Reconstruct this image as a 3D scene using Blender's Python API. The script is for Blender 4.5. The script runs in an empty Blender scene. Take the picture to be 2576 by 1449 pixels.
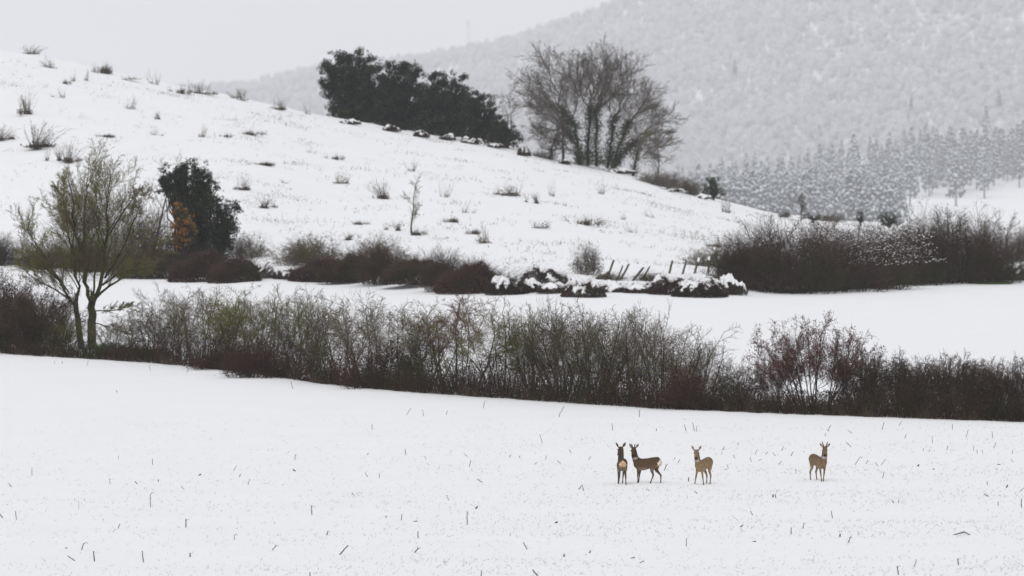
import bpy, math, random
import numpy as np

# ------------------------------------------------------------------ camera, sky, sun, exposure
FQ = 14311.1            # focal length in picture units (2576 units across, 200 mm lens on 36 mm film)
CX, CY = 1288.0, 724.5
CAMZ = 11.1
HOR = 234.0
TH = math.atan((CY - HOR) / FQ)

sc = bpy.context.scene
col = sc.collection
cam_d = bpy.data.cameras.new('camera')
cam_d.lens = 200.0
cam_d.sensor_width = 36.0
cam_d.clip_start = 1.0
cam_d.clip_end = 20000.0
cam_d.dof.use_dof = True
cam_d.dof.focus_distance = 168.0
cam_d.dof.aperture_fstop = 2.6
cam = bpy.data.objects.new('camera', cam_d)
cam.location = (0, 0, CAMZ)
cam.rotation_euler = (math.pi / 2 - TH, 0, 0)
col.objects.link(cam)
sc.camera = cam

SUN_EL, SUN_AZ = 48.0, 200.0      # high veiled sun, behind the camera to its left
world = bpy.data.worlds.new('World')
sc.world = world
world.use_nodes = True
wn, wl = world.node_tree.nodes, world.node_tree.links
wn.clear()
w_out = wn.new('ShaderNodeOutputWorld')
w_bg = wn.new('ShaderNodeBackground')
w_sky = wn.new('ShaderNodeTexSky')
w_sky.sky_type = 'NISHITA'
w_sky.sun_disc = False
w_sky.sun_elevation = math.radians(SUN_EL)
w_sky.sun_rotation = math.radians(SUN_AZ)
w_sky.dust_density = 4.0
w_mix = wn.new('ShaderNodeMixRGB')            # closed cloud deck over the clear sky
w_mix.inputs['Fac'].default_value = 0.93
w_tc = wn.new('ShaderNodeTexCoord')
w_noise = wn.new('ShaderNodeTexNoise')
w_noise.inputs['Scale'].default_value = 5.0
w_noise.inputs['Detail'].default_value = 3.0
w_ramp = wn.new('ShaderNodeValToRGB')
w_ramp.color_ramp.elements[0].position = 0.3
w_ramp.color_ramp.elements[0].color = (7.55, 7.6, 7.8, 1)
w_ramp.color_ramp.elements[1].position = 0.7
w_ramp.color_ramp.elements[1].color = (8.0, 8.05, 8.2, 1)
wl.new(w_tc.outputs['Generated'], w_noise.inputs['Vector'])
wl.new(w_noise.outputs['Fac'], w_ramp.inputs['Fac'])
wl.new(w_sky.outputs['Color'], w_mix.inputs['Color1'])
wl.new(w_ramp.outputs['Color'], w_mix.inputs['Color2'])
wl.new(w_mix.outputs['Color'], w_bg.inputs['Color'])
w_bg.inputs['Strength'].default_value = 0.1
wl.new(w_bg.outputs['Background'], w_out.inputs['Surface'])

sun_d = bpy.data.lights.new('sun', 'SUN')
sun_d.energy = 0.9
sun_d.angle = math.radians(35)
sun_d.color = (1.0, 0.97, 0.93)
sun = bpy.data.objects.new('sun', sun_d)
sun.rotation_euler = (math.radians(90 - SUN_EL), 0, math.radians(180 - SUN_AZ))
sun.location = (0, 0, 100)
col.objects.link(sun)

sc.view_settings.view_transform = 'Standard'
sc.view_settings.look = 'None'
sc.view_settings.exposure = -0.05
sc.view_settings.gamma = 1.0
sc.view_settings.use_curve_mapping = False
sc.render.engine = 'CYCLES'
sc.cycles.use_denoising = True
sc.cycles.max_bounces = 6
sc.cycles.diffuse_bounces = 3
sc.cycles.glossy_bounces = 2
sc.cycles.transmission_bounces = 2
sc.cycles.volume_bounces = 2
sc.cycles.transparent_max_bounces = 4
HAZE = 1.0e-4

# ------------------------------------------------------------------ terrain
def q2slope(qy):
    b = (CY - qy) / FQ
    return (-math.sin(TH) + b * math.cos(TH)) / (math.cos(TH) + b * math.sin(TH))

def q2u(qx, qy=500.0):
    b = (CY - qy) / FQ
    return ((qx - CX) / FQ) / (math.cos(TH) + b * math.sin(TH))

_ft = [(-2600, 620), (0, 664), (400, 690), (620, 712), (830, 712), (1100, 735), (1450, 748), (1850, 746),
       (1950, 738), (2300, 712), (2560, 712), (5000, 690)]
_sk = [(-2600, 20), (-600, 90), (0, 124), (100, 140), (250, 172), (430, 212), (600, 243), (800, 289), (900, 308),
       (1000, 327), (1100, 343), (1200, 358), (1310, 376), (1400, 400), (1500, 420), (1600, 440), (1700, 470),
       (1800, 501), (1850, 515), (1950, 537), (2100, 554), (2300, 566), (2576, 576), (5000, 600)]
_rg = [(-2600, 262), (300, 250), (620, 226), (780, 187), (1050, 158), (1176, 134), (1288, 112), (1389, 76),
       (1604, 0), (1800, -80), (2100, -200), (2576, -330), (5000, -400)]
DC, DM, DR, ZV = 490.0, 4200.0, 7800.0, -67.0
FT_U = np.array([q2u(a) for a, b in _ft]); FT_D = np.array([CAMZ / -q2slope(b) for a, b in _ft])
SK_U = np.array([q2u(a) for a, b in _sk]); SK_Z = np.array([CAMZ + q2slope(b) * DC for a, b in _sk])
RG_U = np.array([q2u(a) for a, b in _rg]); RG_Z = np.array([CAMZ + q2slope(b) * DR for a, b in _rg])

def sinnoise(x, y, s, seed):
    r = np.random.RandomState(seed)
    z = 0
    for k in range(7):
        a = r.uniform(0, 6.283); f = s * (0.5 + 1.4 * k / 6) * 6.283
        z = z + np.sin((x * math.cos(a) + y * math.sin(a)) * f + r.uniform(0, 6.283)) / (1 + 0.5 * k)
    return z / 2.6

def H(X, Y):
    X = np.asarray(X, float); Y = np.asarray(Y, float)
    u = X / np.maximum(Y, 1.0)
    df = np.interp(u, FT_U, FT_D); zc = np.interp(u, SK_U, SK_Z); zr = np.interp(u, RG_U, RG_Z)
    t = np.clip((Y - df) / (DC - df), 0, 1)
    z = zc * (t + 0.3 * t * (1 - t))
    z = z + 0.35 * np.exp(-((Y - df - 5) / 6.0) ** 2)
    z = z + 0.10 * np.clip(t * 12, 0, 1) * sinnoise(X, Y, 1 / 11.0, 3) + 0.05 * np.clip(t * 12, 0, 1) * sinnoise(X, Y, 1 / 3.1, 4)
    z = z + 0.04 * sinnoise(X, Y, 1 / 14.0, 5) * (Y < 900) + 0.012 * sinnoise(X, Y, 1 / 2.3, 6) * (Y < 420)
    v = np.clip(Y - DC, 0, None)
    drop = 0.10 * v * v / (v + 30.0)
    zb = np.maximum(zc - drop, ZV)
    zb = np.where(v > 0, np.where(zc - drop < ZV + 4, np.maximum(zb, ZV), zb), zb)
    z = np.where(Y > DC, zb + (z - zc) * np.clip(1 - v / 40, 0, 1), z)
    tm = np.clip((Y - DM) / (DR - DM), 0, 1)
    zm = ZV + (zr - ZV) * tm ** 1.12 + 5.0 * sinnoise(X, Y, 1 / 560.0, 8) * 1.5 * np.clip(tm * 5, 0, 1) * np.clip((1 - tm) * 6, 0, 1)
    w = np.clip(Y - DR, 0, None)
    zm = zm - 0.18 * w * w / (w + 60)
    zm = np.maximum(zm, ZV - 14)
    return np.where(Y > DM - 1, zm, z)

_YS = np.concatenate([np.linspace(60, 700, 3200), np.linspace(701, 9000, 5500)])
def G(qx, qy):
    """ground point seen at a place in the photograph"""
    u, s = q2u(qx, qy), q2slope(qy)
    h = H(u * _YS, _YS); zr = CAMZ + s * _YS
    i = int(np.argmax(h >= zr))
    if i == 0:
        i = int(np.argmax(h - zr))
    Y = _YS[i]
    return (u * Y, Y, float(h[i]))

def GY(qx, Y):
    X = q2u(qx, 500) * Y
    return (X, Y, float(H(X, Y)))

def ppm(Y):
    return FQ / Y

# ------------------------------------------------------------------ materials
def node_mat(name):
    m = bpy.data.materials.new(name); m.use_nodes = True
    n, l = m.node_tree.nodes, m.node_tree.links
    b = n['Principled BSDF']
    return m, n, l, b

def mix_colors(n, l, fac, c1, c2):
    x = n.new('ShaderNodeMixRGB')
    if hasattr(fac, 'is_linked'): l.new(fac, x.inputs['Fac'])
    else: x.inputs['Fac'].default_value = fac
    for k, c in (('Color1', c1), ('Color2', c2)):
        if isinstance(c, tuple): x.inputs[k].default_value = c + (1,) if len(c) == 3 else c
        else: l.new(c, x.inputs[k])
    return x.outputs['Color']

def plant_mat(name, c1, c2, c3=None, rough=0.85, scale=1.3, snow=0.0, snow_lo=0.35):
    """bark, twigs or leaves: each piece its own tone between c1 and c2, patches of c3, snow lying on upper faces"""
    m, n, l, b = node_mat(name)
    g = n.new('ShaderNodeNewGeometry')
    c = mix_colors(n, l, g.outputs['Random Per Island'], c1, c2)
    tc = n.new('ShaderNodeTexCoord')
    if c3:
        t = n.new('ShaderNodeTexNoise'); t.inputs['Scale'].default_value = scale; t.inputs['Detail'].default_value = 2
        r = n.new('ShaderNodeValToRGB'); r.color_ramp.elements[0].position = 0.45; r.color_ramp.elements[1].position = 0.62
        l.new(tc.outputs['Object'], t.inputs['Vector']); l.new(t.outputs['Fac'], r.inputs['Fac'])
        c = mix_colors(n, l, r.outputs['Color'], c, c3)
    oi = n.new('ShaderNodeObjectInfo')
    hv = n.new('ShaderNodeHueSaturation')
    mr = n.new('ShaderNodeMapRange'); mr.inputs['To Min'].default_value = 0.78; mr.inputs['To Max'].default_value = 1.22
    l.new(oi.outputs['Random'], mr.inputs['Value']); l.new(mr.outputs['Result'], hv.inputs['Value'])
    l.new(c, hv.inputs['Color']); c = hv.outputs['Color']
    if snow:
        sx = n.new('ShaderNodeSeparateXYZ'); l.new(g.outputs['Normal'], sx.inputs['Vector'])
        r = n.new('ShaderNodeMapRange'); r.inputs['From Min'].default_value = snow_lo; r.inputs['From Max'].default_value = snow_lo + 0.25
        r.inputs['To Max'].default_value = snow
        l.new(sx.outputs['Z'], r.inputs['Value'])
        c = mix_colors(n, l, r.outputs['Result'], c, (0.84, 0.86, 0.9))
    l.new(c, b.inputs['Base Color'])
    b.inputs['Roughness'].default_value = rough
    b.inputs['Specular IOR Level'].default_value = 0.25
    return m

def snow_mat(name, scale=1.0, strength=0.25):
    m, n, l, b = node_mat(name)
    tc = n.new('ShaderNodeTexCoord')
    t1 = n.new('ShaderNodeTexNoise'); t1.inputs['Scale'].default_value = 0.35 * scale; t1.inputs['Detail'].default_value = 6
    l.new(tc.outputs['Object'], t1.inputs['Vector'])
    c = mix_colors(n, l, t1.outputs['Fac'], (0.86, 0.87, 0.895), (0.92, 0.925, 0.94))
    l.new(c, b.inputs['Base Color'])
    b.inputs['Roughness'].default_value = 0.75
    b.inputs['Specular IOR Level'].default_value = 0.2
    t2 = n.new('ShaderNodeTexNoise'); t2.inputs['Scale'].default_value = 2.2 * scale; t2.inputs['Detail'].default_value = 5
    l.new(tc.outputs['Object'], t2.inputs['Vector'])
    bp = n.new('ShaderNodeBump'); bp.inputs['Strength'].default_value = strength; bp.inputs['Distance'].default_value = 0.12
    l.new(t2.outputs['Fac'], bp.inputs['Height']); l.new(bp.outputs['Normal'], b.inputs['Normal'])
    return m

M = {}
M['snow'] = snow_mat('snow')
M['snowlump'] = snow_mat('snow_lump', 2.0, 0.3)
M['far_snow'] = snow_mat('far_snow', 0.05, 0.2)
M['grey_bark'] = plant_mat('grey_bark', (0.040, 0.032, 0.026), (0.095, 0.078, 0.066), (0.055, 0.062, 0.020), scale=0.9)
M['grey_twig'] = plant_mat('grey_twig', (0.055, 0.040, 0.030), (0.15, 0.115, 0.088), (0.095, 0.090, 0.030), scale=0.55)
M['moss_bark'] = plant_mat('moss_bark', (0.030, 0.031, 0.008), (0.075, 0.082, 0.016), (0.025, 0.021, 0.015), scale=2.2)
M['moss_twig'] = plant_mat('moss_twig', (0.070, 0.068, 0.016), (0.18, 0.17, 0.045), (0.12, 0.095, 0.05), scale=0.8)
M['dark_moss'] = plant_mat('dark_moss', (0.026, 0.024, 0.010), (0.035, 0.036, 0.012), (0.045, 0.052, 0.010), scale=3.0)
M['olive_twig'] = plant_mat('olive_twig', (0.055, 0.056, 0.009), (0.155, 0.15, 0.028), (0.085, 0.060, 0.034), scale=0.6)
M['dark_bark'] = plant_mat('dark_bark', (0.018, 0.015, 0.013), (0.042, 0.036, 0.03), (0.028, 0.031, 0.014), scale=0.8)
M['red_twig'] = plant_mat('red_twig', (0.055, 0.018, 0.016), (0.135, 0.052, 0.042))
M['brown_twig'] = plant_mat('brown_twig', (0.030, 0.015, 0.012), (0.095, 0.050, 0.038), (0.038, 0.035, 0.010), scale=0.7)
M['red_leaf'] = plant_mat('red_leaf', (0.060, 0.014, 0.013), (0.15, 0.042, 0.034))
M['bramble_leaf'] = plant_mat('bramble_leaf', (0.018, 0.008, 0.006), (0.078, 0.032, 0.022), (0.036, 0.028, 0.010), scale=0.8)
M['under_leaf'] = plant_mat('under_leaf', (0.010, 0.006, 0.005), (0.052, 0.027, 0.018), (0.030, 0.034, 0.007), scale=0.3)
M['oak_twig'] = plant_mat('oak_twig', (0.075, 0.062, 0.055), (0.19, 0.16, 0.145))
M['dry_grass'] = plant_mat('dry_grass', (0.06, 0.042, 0.028), (0.15, 0.11, 0.075))
M['holm_leaf'] = plant_mat('holm_leaf', (0.004, 0.010, 0.006), (0.026, 0.042, 0.021), (0.050, 0.058, 0.026), scale=1.1, rough=0.5)
M['holm_dark'] = plant_mat('holm_dark', (0.005, 0.012, 0.006), (0.028, 0.046, 0.019), (0.045, 0.058, 0.020), scale=1.4, rough=0.5)
M['ivy'] = plant_mat('ivy', (0.014, 0.026, 0.006), (0.06, 0.085, 0.018), rough=0.55)
M['orange_leaf'] = plant_mat('orange_leaf', (0.20, 0.075, 0.018), (0.36, 0.16, 0.04), (0.14, 0.10, 0.03), scale=0.9)
M['green_grass'] = plant_mat('green_grass', (0.025, 0.055, 0.008), (0.06, 0.11, 0.02))
M['wheat_blade'] = plant_mat('wheat_blade', (0.15, 0.16, 0.10), (0.36, 0.355, 0.25))
M['weed'] = plant_mat('weed', (0.07, 0.055, 0.035), (0.19, 0.155, 0.10))
M['weed_dark'] = plant_mat('weed_dark', (0.05, 0.038, 0.028), (0.12, 0.092, 0.066))
M['stalk'] = plant_mat('stalk', (0.12, 0.105, 0.085), (0.19, 0.165, 0.135), (0.075, 0.064, 0.052), scale=14)
M['pale_stalk'] = plant_mat('pale_stalk', (0.26, 0.23, 0.18), (0.34, 0.30, 0.23), scale=14)
M['post_wood'] = plant_mat('post_wood', (0.075, 0.065, 0.048), (0.12, 0.105, 0.075), (0.045, 0.045, 0.028), scale=5)
M['pine'] = plant_mat('pine', (0.05, 0.062, 0.066), (0.12, 0.135, 0.145), snow=0.95, snow_lo=0.22)
M['pine_bark'] = plant_mat('pine_bark', (0.06, 0.05, 0.045), (0.10, 0.085, 0.07))
M['frost_twig'] = plant_mat('frost_twig', (0.52, 0.515, 0.53), (0.66, 0.655, 0.67), snow=0.4, snow_lo=0.2)
M['mast'] = plant_mat('mast', (0.30, 0.30, 0.31), (0.36, 0.36, 0.37))
M['antler'] = plant_mat('antler_velvet', (0.055, 0.042, 0.032), (0.09, 0.07, 0.055), (0.04, 0.03, 0.025), scale=30)
M['black'] = plant_mat('wet_black', (0.008, 0.007, 0.007), (0.014, 0.012, 0.011), rough=0.3)

# ------------------------------------------------------------------ mesh builders
class Geo:
    def __init__(s):
        s.v, s.t, s.n = [], [], 0
    def add(s, v, t):
        v = np.asarray(v, np.float32).reshape(-1, 3); t = np.asarray(t, np.int32).reshape(-1, 3)
        if len(v) == 0: return
        s.v.append(v); s.t.append(t + s.n); s.n += len(v)
    def mesh(s, name, mat, smooth=False):
        v = np.concatenate(s.v); t = np.concatenate(s.t)
        me = bpy.data.meshes.new(name)
        me.vertices.add(len(v)); me.vertices.foreach_set('co', v.ravel())
        me.loops.add(t.size); me.loops.foreach_set('vertex_index', t.ravel())
        me.polygons.add(len(t))
        me.polygons.foreach_set('loop_start', np.arange(0, t.size, 3, dtype=np.int32))
        if smooth: me.polygons.foreach_set('use_smooth', np.ones(len(t), bool))
        me.materials.append(mat)
        me.update(calc_edges=True)
        return me
    def build(s, name, mat, parent=None, smooth=False, loc=None):
        o = bpy.data.objects.new(name, s.mesh(name, mat, smooth))
        col.objects.link(o)
        if parent: o.parent = parent
        if loc is not None: o.location = loc
        return o

def frames(d):
    d = d / np.maximum(np.linalg.norm(d, axis=1, keepdims=True), 1e-9)
    a = np.where(np.abs(d[:, 2:3]) < 0.9, np.array([[0., 0, 1]]), np.array([[1., 0, 0]]))
    x = np.cross(d, a); x /= np.linalg.norm(x, axis=1, keepdims=True)
    return x, np.cross(d, x)

def tubes(geo, segs, sides=3):
    """segs rows: x0 y0 z0 x1 y1 z1 r0 r1; a row with r1 = 0 ends in a point"""
    S = np.asarray(segs, float).reshape(-1, 8)
    if len(S) == 0: return
    for tip in (False, True):
        A = S[(S[:, 7] <= 1e-6) == tip]
        if len(A) == 0: continue
        p0, p1 = A[:, :3], A[:, 3:6]
        x, y = frames(p1 - p0)
        N = len(A); rings = []
        for k in range(sides):
            a = 2 * math.pi * k / sides
            o = x * math.cos(a) + y * math.sin(a)
            rings.append((p0 + o * A[:, 6:7], p1 + o * A[:, 7:8]))
        if tip:
            V = np.stack([r[0] for r in rings] + [p1], 1)
            T = [[k, (k + 1) % sides, sides] for k in range(sides)]
            m = sides + 1
        else:
            V = np.stack([r[0] for r in rings] + [r[1] for r in rings], 1)
            T = []
            for k in range(sides):
                j = (k + 1) % sides
                T += [[k, j, sides + j], [k, sides + j, sides + k]]
            m = 2 * sides
        T = np.array(T)
        geo.add(V.reshape(-1, 3), (T[None] + (np.arange(N) * m)[:, None, None]).reshape(-1, 3))

def leaves(geo, P, size, rng, aspect=0.6, flat=0.0):
    """leaf blades: diamonds folded along the midrib, random attitudes"""
    P = np.asarray(P, float); N = len(P)
    if N == 0: return
    a = rng.normal(size=(N, 3)); a[:, 2] *= (1 - flat); a /= np.linalg.norm(a, axis=1, keepdims=True)
    x, y = frames(a)
    s = size * rng.uniform(0.6, 1.3, (N, 1))
    w = s * aspect * 0.5
    V = np.stack([P - a * s * .5, P + x * w + y * w * 0.3, P + a * s * .5, P - x * w + y * w * 0.3], 1)
    T = np.array([[0, 1, 2], [0, 2, 3]])
    geo.add(V.reshape(-1, 3), (T[None] + (np.arange(N) * 4)[:, None, None]).reshape(-1, 3))

def ico(sub=0):
    import bmesh
    bm = bmesh.new(); bmesh.ops.create_icosphere(bm, subdivisions=sub + 1, radius=1.0)
    v = np.array([q.co[:] for q in bm.verts]); f = np.array([[q.index for q in p.verts] for p in bm.faces]); bm.free()
    return v, f
ICO0, ICO1, ICO2 = ico(0), ico(1), ico(2)

def blobs(geo, P, R, rng, base=ICO0, jitter=0.25):
    P = np.asarray(P, float); R = np.asarray(R, float).reshape(-1, 3) if np.ndim(R) > 1 else np.repeat(np.asarray(R, float).reshape(-1, 1), 3, 1)
    v, f = base
    N = len(P)
    if N == 0: return
    j = 1 + rng.uniform(-jitter, jitter, (N, len(v), 1))
    V = v[None] * j * R[:, None, :] + P[:, None, :]
    geo.add(V.reshape(-1, 3), (f[None] + (np.arange(N) * len(v))[:, None, None]).reshape(-1, 3))

def norm3(x, y, z):
    k = 1.0 / math.sqrt(x * x + y * y + z * z + 1e-12)
    return x * k, y * k, z * k

def grow(out, rng, p, d, L, r, lev, S):
    """a branch with wandering axis; out[lev] gets its segments; children follow from S"""
    n = S['nseg'][lev]; step = L / n
    w = S['wander'][lev]; up = S['up'][lev]
    last = lev == len(S['nseg']) - 1
    x, y, z = p; dx, dy, dz = d
    pts = [(x, y, z, dx, dy, dz, r)]
    for i in range(n):
        dx, dy, dz = norm3(dx + rng.gauss(0, w), dy + rng.gauss(0, w), dz + rng.gauss(0, w) + up)
        x2, y2, z2 = x + dx * step, y + dy * step, z + dz * step
        ra = r * (1 - S['taper'][lev] * i / n); rb = r * (1 - S['taper'][lev] * (i + 1) / n)
        if last and i == n - 1: rb = 0.0
        out[lev].append((x, y, z, x2, y2, z2, ra, rb))
        x, y, z = x2, y2, z2
        pts.append((x, y, z, dx, dy, dz, rb))
    if last: return
    spawn(out, rng, pts, L, lev, S)

def spawn(out, rng, pts, L, lev, S, nch=None, t0=None, lenr=None):
    n = len(pts) - 1
    nc = S['nchild'][lev] if nch is None else nch
    a0, a1 = S['angle'][lev]; l0, l1 = S['lenr'][lev] if lenr is None else lenr
    ts = S['t0'][lev] if t0 is None else t0
    for k in range(nc):
        t = ts + (1 - ts) * (k + rng.random()) / nc
        f = min(t * n, n - 1e-6); i = int(f); f -= i
        A, B = pts[i], pts[i + 1]
        q = tuple(A[j] + (B[j] - A[j]) * f for j in range(3))
        dx, dy, dz = B[3], B[4], B[5]
        rr = (A[6] + (max(B[6], A[6] * .4) - A[6]) * f) * S['rad'][lev]
        vx, vy, vz = norm3(rng.gauss(0, 1), rng.gauss(0, 1), rng.gauss(0, 1))
        cx, cy, cz = norm3(dy * vz - dz * vy, dz * vx - dx * vz, dx * vy - dy * vx)
        a = math.radians(rng.uniform(a0, a1)); ca, sa = math.cos(a), math.sin(a)
        nd = (dx * ca + cx * sa, dy * ca + cy * sa, dz * ca + cz * sa)
        grow(out, rng, q, nd, L * rng.uniform(l0, l1) * (1 - 0.35 * t), max(rr, S['rmin'][lev + 1]), lev + 1, S)

def limb(out, rng, P, r0, r1, S, nch, lev=0, lenr=(0.25, 0.5), t0=0.35, smooth=3):
    """a limb along given points, with side branches"""
    P = np.array(P, float)
    k = np.arange(len(P)); kk = np.linspace(0, len(P) - 1, (len(P) - 1) * smooth + 1)
    C = np.stack([np.interp(kk, k, P[:, j]) for j in range(3)], 1)
    for _ in range(2):
        C[1:-1] = 0.5 * C[1:-1] + 0.25 * (C[:-2] + C[2:])
    C[1:] += np.array([[rng.gauss(0, 0.035) for _ in range(3)] for _ in range(len(C) - 1)]) * np.linalg.norm(P[-1] - P[0]) * 0.25
    R = np.linspace(r0, r1, len(C))
    L = float(np.sum(np.linalg.norm(np.diff(C, axis=0), axis=1)))
    pts = []
    for i in range(len(C)):
        d = C[min(i + 1, len(C) - 1)] - C[max(i - 1, 0)]; d = d / (np.linalg.norm(d) + 1e-9)
        pts.append((*C[i], *d, R[i]))
    spawn(out, rng, pts, L, lev, S, nch, t0, lenr)
    e = pts[-1]
    grow(out, rng, e[:3], e[3:6], L * 0.22, e[6], lev + 1, S)
    return C, R

def pipe(geo, C, R, sides=7):
    """one continuous tapering tube along C"""
    C = np.asarray(C, float); n = len(C)
    d = np.gradient(C, axis=0); x, y = frames(d)
    for i in range(1, n):
        if np.dot(x[i], x[i - 1]) < 0: x[i] = -x[i]; y[i] = -y[i]
    V = np.concatenate([C[:, None] + (x[:, None] * math.cos(a) + y[:, None] * math.sin(a)) * np.asarray(R)[:, None, None] for a in [2 * math.pi * k / sides for k in range(sides)]], 1)
    T = []
    for i in range(n - 1):
        for k in range(sides):
            j = (k + 1) % sides; a, b, c, e = i * sides + k, i * sides + j, (i + 1) * sides + j, (i + 1) * sides + k
            T += [[a, b, c], [a, c, e]]
    geo.add(V.reshape(-1, 3), T)

def spray(geo, nr, n, c, R, r, L, shell=.55, up=.35, zmin=.05):
    """fine twigs standing outward through the shell of a rounded crown"""
    d = nr.normal(size=(n, 3)); d /= np.linalg.norm(d, axis=1, keepdims=True)
    b = np.asarray(c) + d * np.asarray(R) * (shell + (1 - shell) * nr.uniform(0, 1, (n, 1)) ** .7)
    q = d * [1, 1, .8] + nr.normal(size=(n, 3)) * .55 + [0, 0, up]; q /= np.linalg.norm(q, axis=1, keepdims=True)
    k = b[:, 2] > zmin
    b, q = b[k], q[k]; n = len(b)
    e = b + q * nr.uniform(L * .5, L * 1.3, (n, 1))
    tubes(geo, np.concatenate([b, e, np.full((n, 1), r), np.zeros((n, 1))], 1), 3)

# ------------------------------------------------------------------ scene tree helpers
def tag(o, label=None, cat=None, group=None, kind=None):
    if label: o['label'] = label
    if cat: o['category'] = cat
    if group: o['group'] = group
    if kind: o['kind'] = kind
    return o

def empty(name, loc, rz=0.0, scale=(1, 1, 1)):
    o = bpy.data.objects.new(name, None)
    o.empty_display_size = 0.3
    o.location = loc; o.rotation_euler = (0, 0, rz); o.scale = scale
    col.objects.link(o)
    return o

_DIM = {}
def dims(proto):
    k = id(proto)
    if k not in _DIM:
        hs = []; ws = []
        for me in proto.values():
            co = np.empty(len(me.vertices) * 3, np.float32); me.vertices.foreach_get('co', co); co = co.reshape(-1, 3)
            hs.append(np.percentile(co[:, 2], 98.5 if proto in P_THICK else 99.3)); ws.append(np.percentile(co[:, 0], 98.5) - np.percentile(co[:, 0], 1.5))
        _DIM[k] = (float(max(ws)), float(max(hs)))
    return _DIM[k]

def place(proto, name, loc, rz, scale, label, cat, group=None):
    """proto: dict part name -> mesh (shared); one part only makes the thing a single mesh"""
    if len(proto) == 1:
        k = list(proto)[0]
        o = bpy.data.objects.new(name, proto[k]); col.objects.link(o)
        o.location = loc; o.rotation_euler = (0, 0, rz); o.scale = scale
    else:
        o = empty(name, loc, rz, scale)
        first = None
        for k, me in proto.items():
            c = bpy.data.objects.new(k, me); col.objects.link(c); c.parent = first if k in ('snow_cap', 'snow') and first else o
            first = c if k in ('leaves', 'twigs', 'branches') else first
            if k not in ('trunk',): c['kind'] = 'stuff'
    return tag(o, label, cat, group)

def seglist(out, a, b):
    r = []
    for k in range(a, b): r += out[k]
    return r

# ------------------------------------------------------------------ ground, mountain
def sheet(name, ys, us, mat, floor=0.0):
    UU, YY = np.meshgrid(us, ys)
    XX = UU * np.maximum(YY, 170.0)
    ZZ = H(XX, YY)
    v = np.stack([XX, YY, ZZ], -1).reshape(-1, 3)
    r, c = UU.shape
    i = (np.arange(r - 1)[:, None] * c + np.arange(c - 1)[None]).ravel()
    t = np.concatenate([np.stack([i, i + 1, i + c + 1], 1), np.stack([i, i + c + 1, i + c], 1)])
    g = Geo(); g.add(v, t)
    return tag(g.build(name, mat, smooth=True), kind='structure')

us = np.concatenate([np.linspace(-.36, -.11, 40)[:-1], np.linspace(-.11, .11, 190), np.linspace(.11, .36, 40)[1:]])
ys1 = np.concatenate([np.linspace(15, 300, 60)[:-1], np.linspace(300, 520, 170)[:-1], np.linspace(520, DM - 1.01, 60)])
ys2 = np.concatenate([[DM - 1.01], np.linspace(DM, DR, 60), np.linspace(DR + 8, 10500, 30)])
sheet('snowy_ground', ys1, us, M['snow'])
sheet('snowy_mountain', ys2, us, M['far_snow'])

rnd = random.Random(11)
nrg = np.random.RandomState(7)

# ------------------------------------------------------------------ plant prototypes
def shrub_proto(seed, h=3.5, w=3.2, stems=9, mats=('grey_bark', 'grey_twig'), nch=(9, 7, 4), lean=0.0, wander=(.10, .16, .22), up=(.03, .05, .02), tw=0.0055, leaf=None, nleaf=0, leafsize=.06, t0=.28, rs=.028, leaf_hi=True, fill=1000):
    rng = random.Random(seed); nr = np.random.RandomState(seed)
    S = dict(nseg=(7, 4, 3, 1), wander=(wander[0], wander[1], wander[2], .25), up=(up[0], up[1], up[2], .03), taper=(.75, .7, .6, .6),
             nchild=nch, angle=((25, 60), (28, 65), (30, 70)), lenr=((.25, .48), (.32, .58), (.4, .7)), t0=(t0, .2, .15), rad=(.5, .55, .6), rmin=(0, .009, tw * 1.15, tw))
    out = [[], [], [], []]
    for k in range(stems):
        a = 2 * math.pi * (k + rng.random()) / stems
        f = rng.random() ** .6
        bx, by = math.cos(a) * w * .16 * f, math.sin(a) * w * .16 * f
        tilt = f * math.atan2(w * .5, h * .8) * .9
        d = norm3(math.cos(a) * math.sin(tilt) + lean, math.sin(a) * math.sin(tilt), math.cos(tilt))
        grow(out, rng, (bx, by, -.1), d, h * rng.uniform(.75, 1.0) / max(math.cos(tilt), .6) * (.95 if f < .6 else .85), rs * rng.uniform(.7, 1.3), 0, S)
    g1, g2 = Geo(), Geo()
    tubes(g1, seglist(out, 0, 2), 4); tubes(g2, seglist(out, 2, 4), 3)
    for q in range(4):
        spray(g2, nr, fill // 4, (nr.uniform(-.22, .22) * w, nr.uniform(-.15, .15) * w, h * nr.uniform(.52, .66)), (w * nr.uniform(.24, .36), w * .26, h * nr.uniform(.2, .32)), .0046, .32, .3)
    p = {'stems': g1.mesh('stems', M[mats[0]]), 'twigs': g2.mesh('twigs', M[mats[1]])}
    if leaf:
        T = np.array(out[3] + out[2]); T = T[nr.permutation(len(T))]
        if leaf_hi: T = T[T[:, 5] > h * .33]
        k = np.resize(np.arange(len(T)), nleaf)
        g3 = Geo(); leaves(g3, T[k, 3:6] + nr.normal(size=(nleaf, 3)) * .03, leafsize, nr)
        p['leaves'] = g3.mesh('leaves', M[leaf])
    return p

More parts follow.
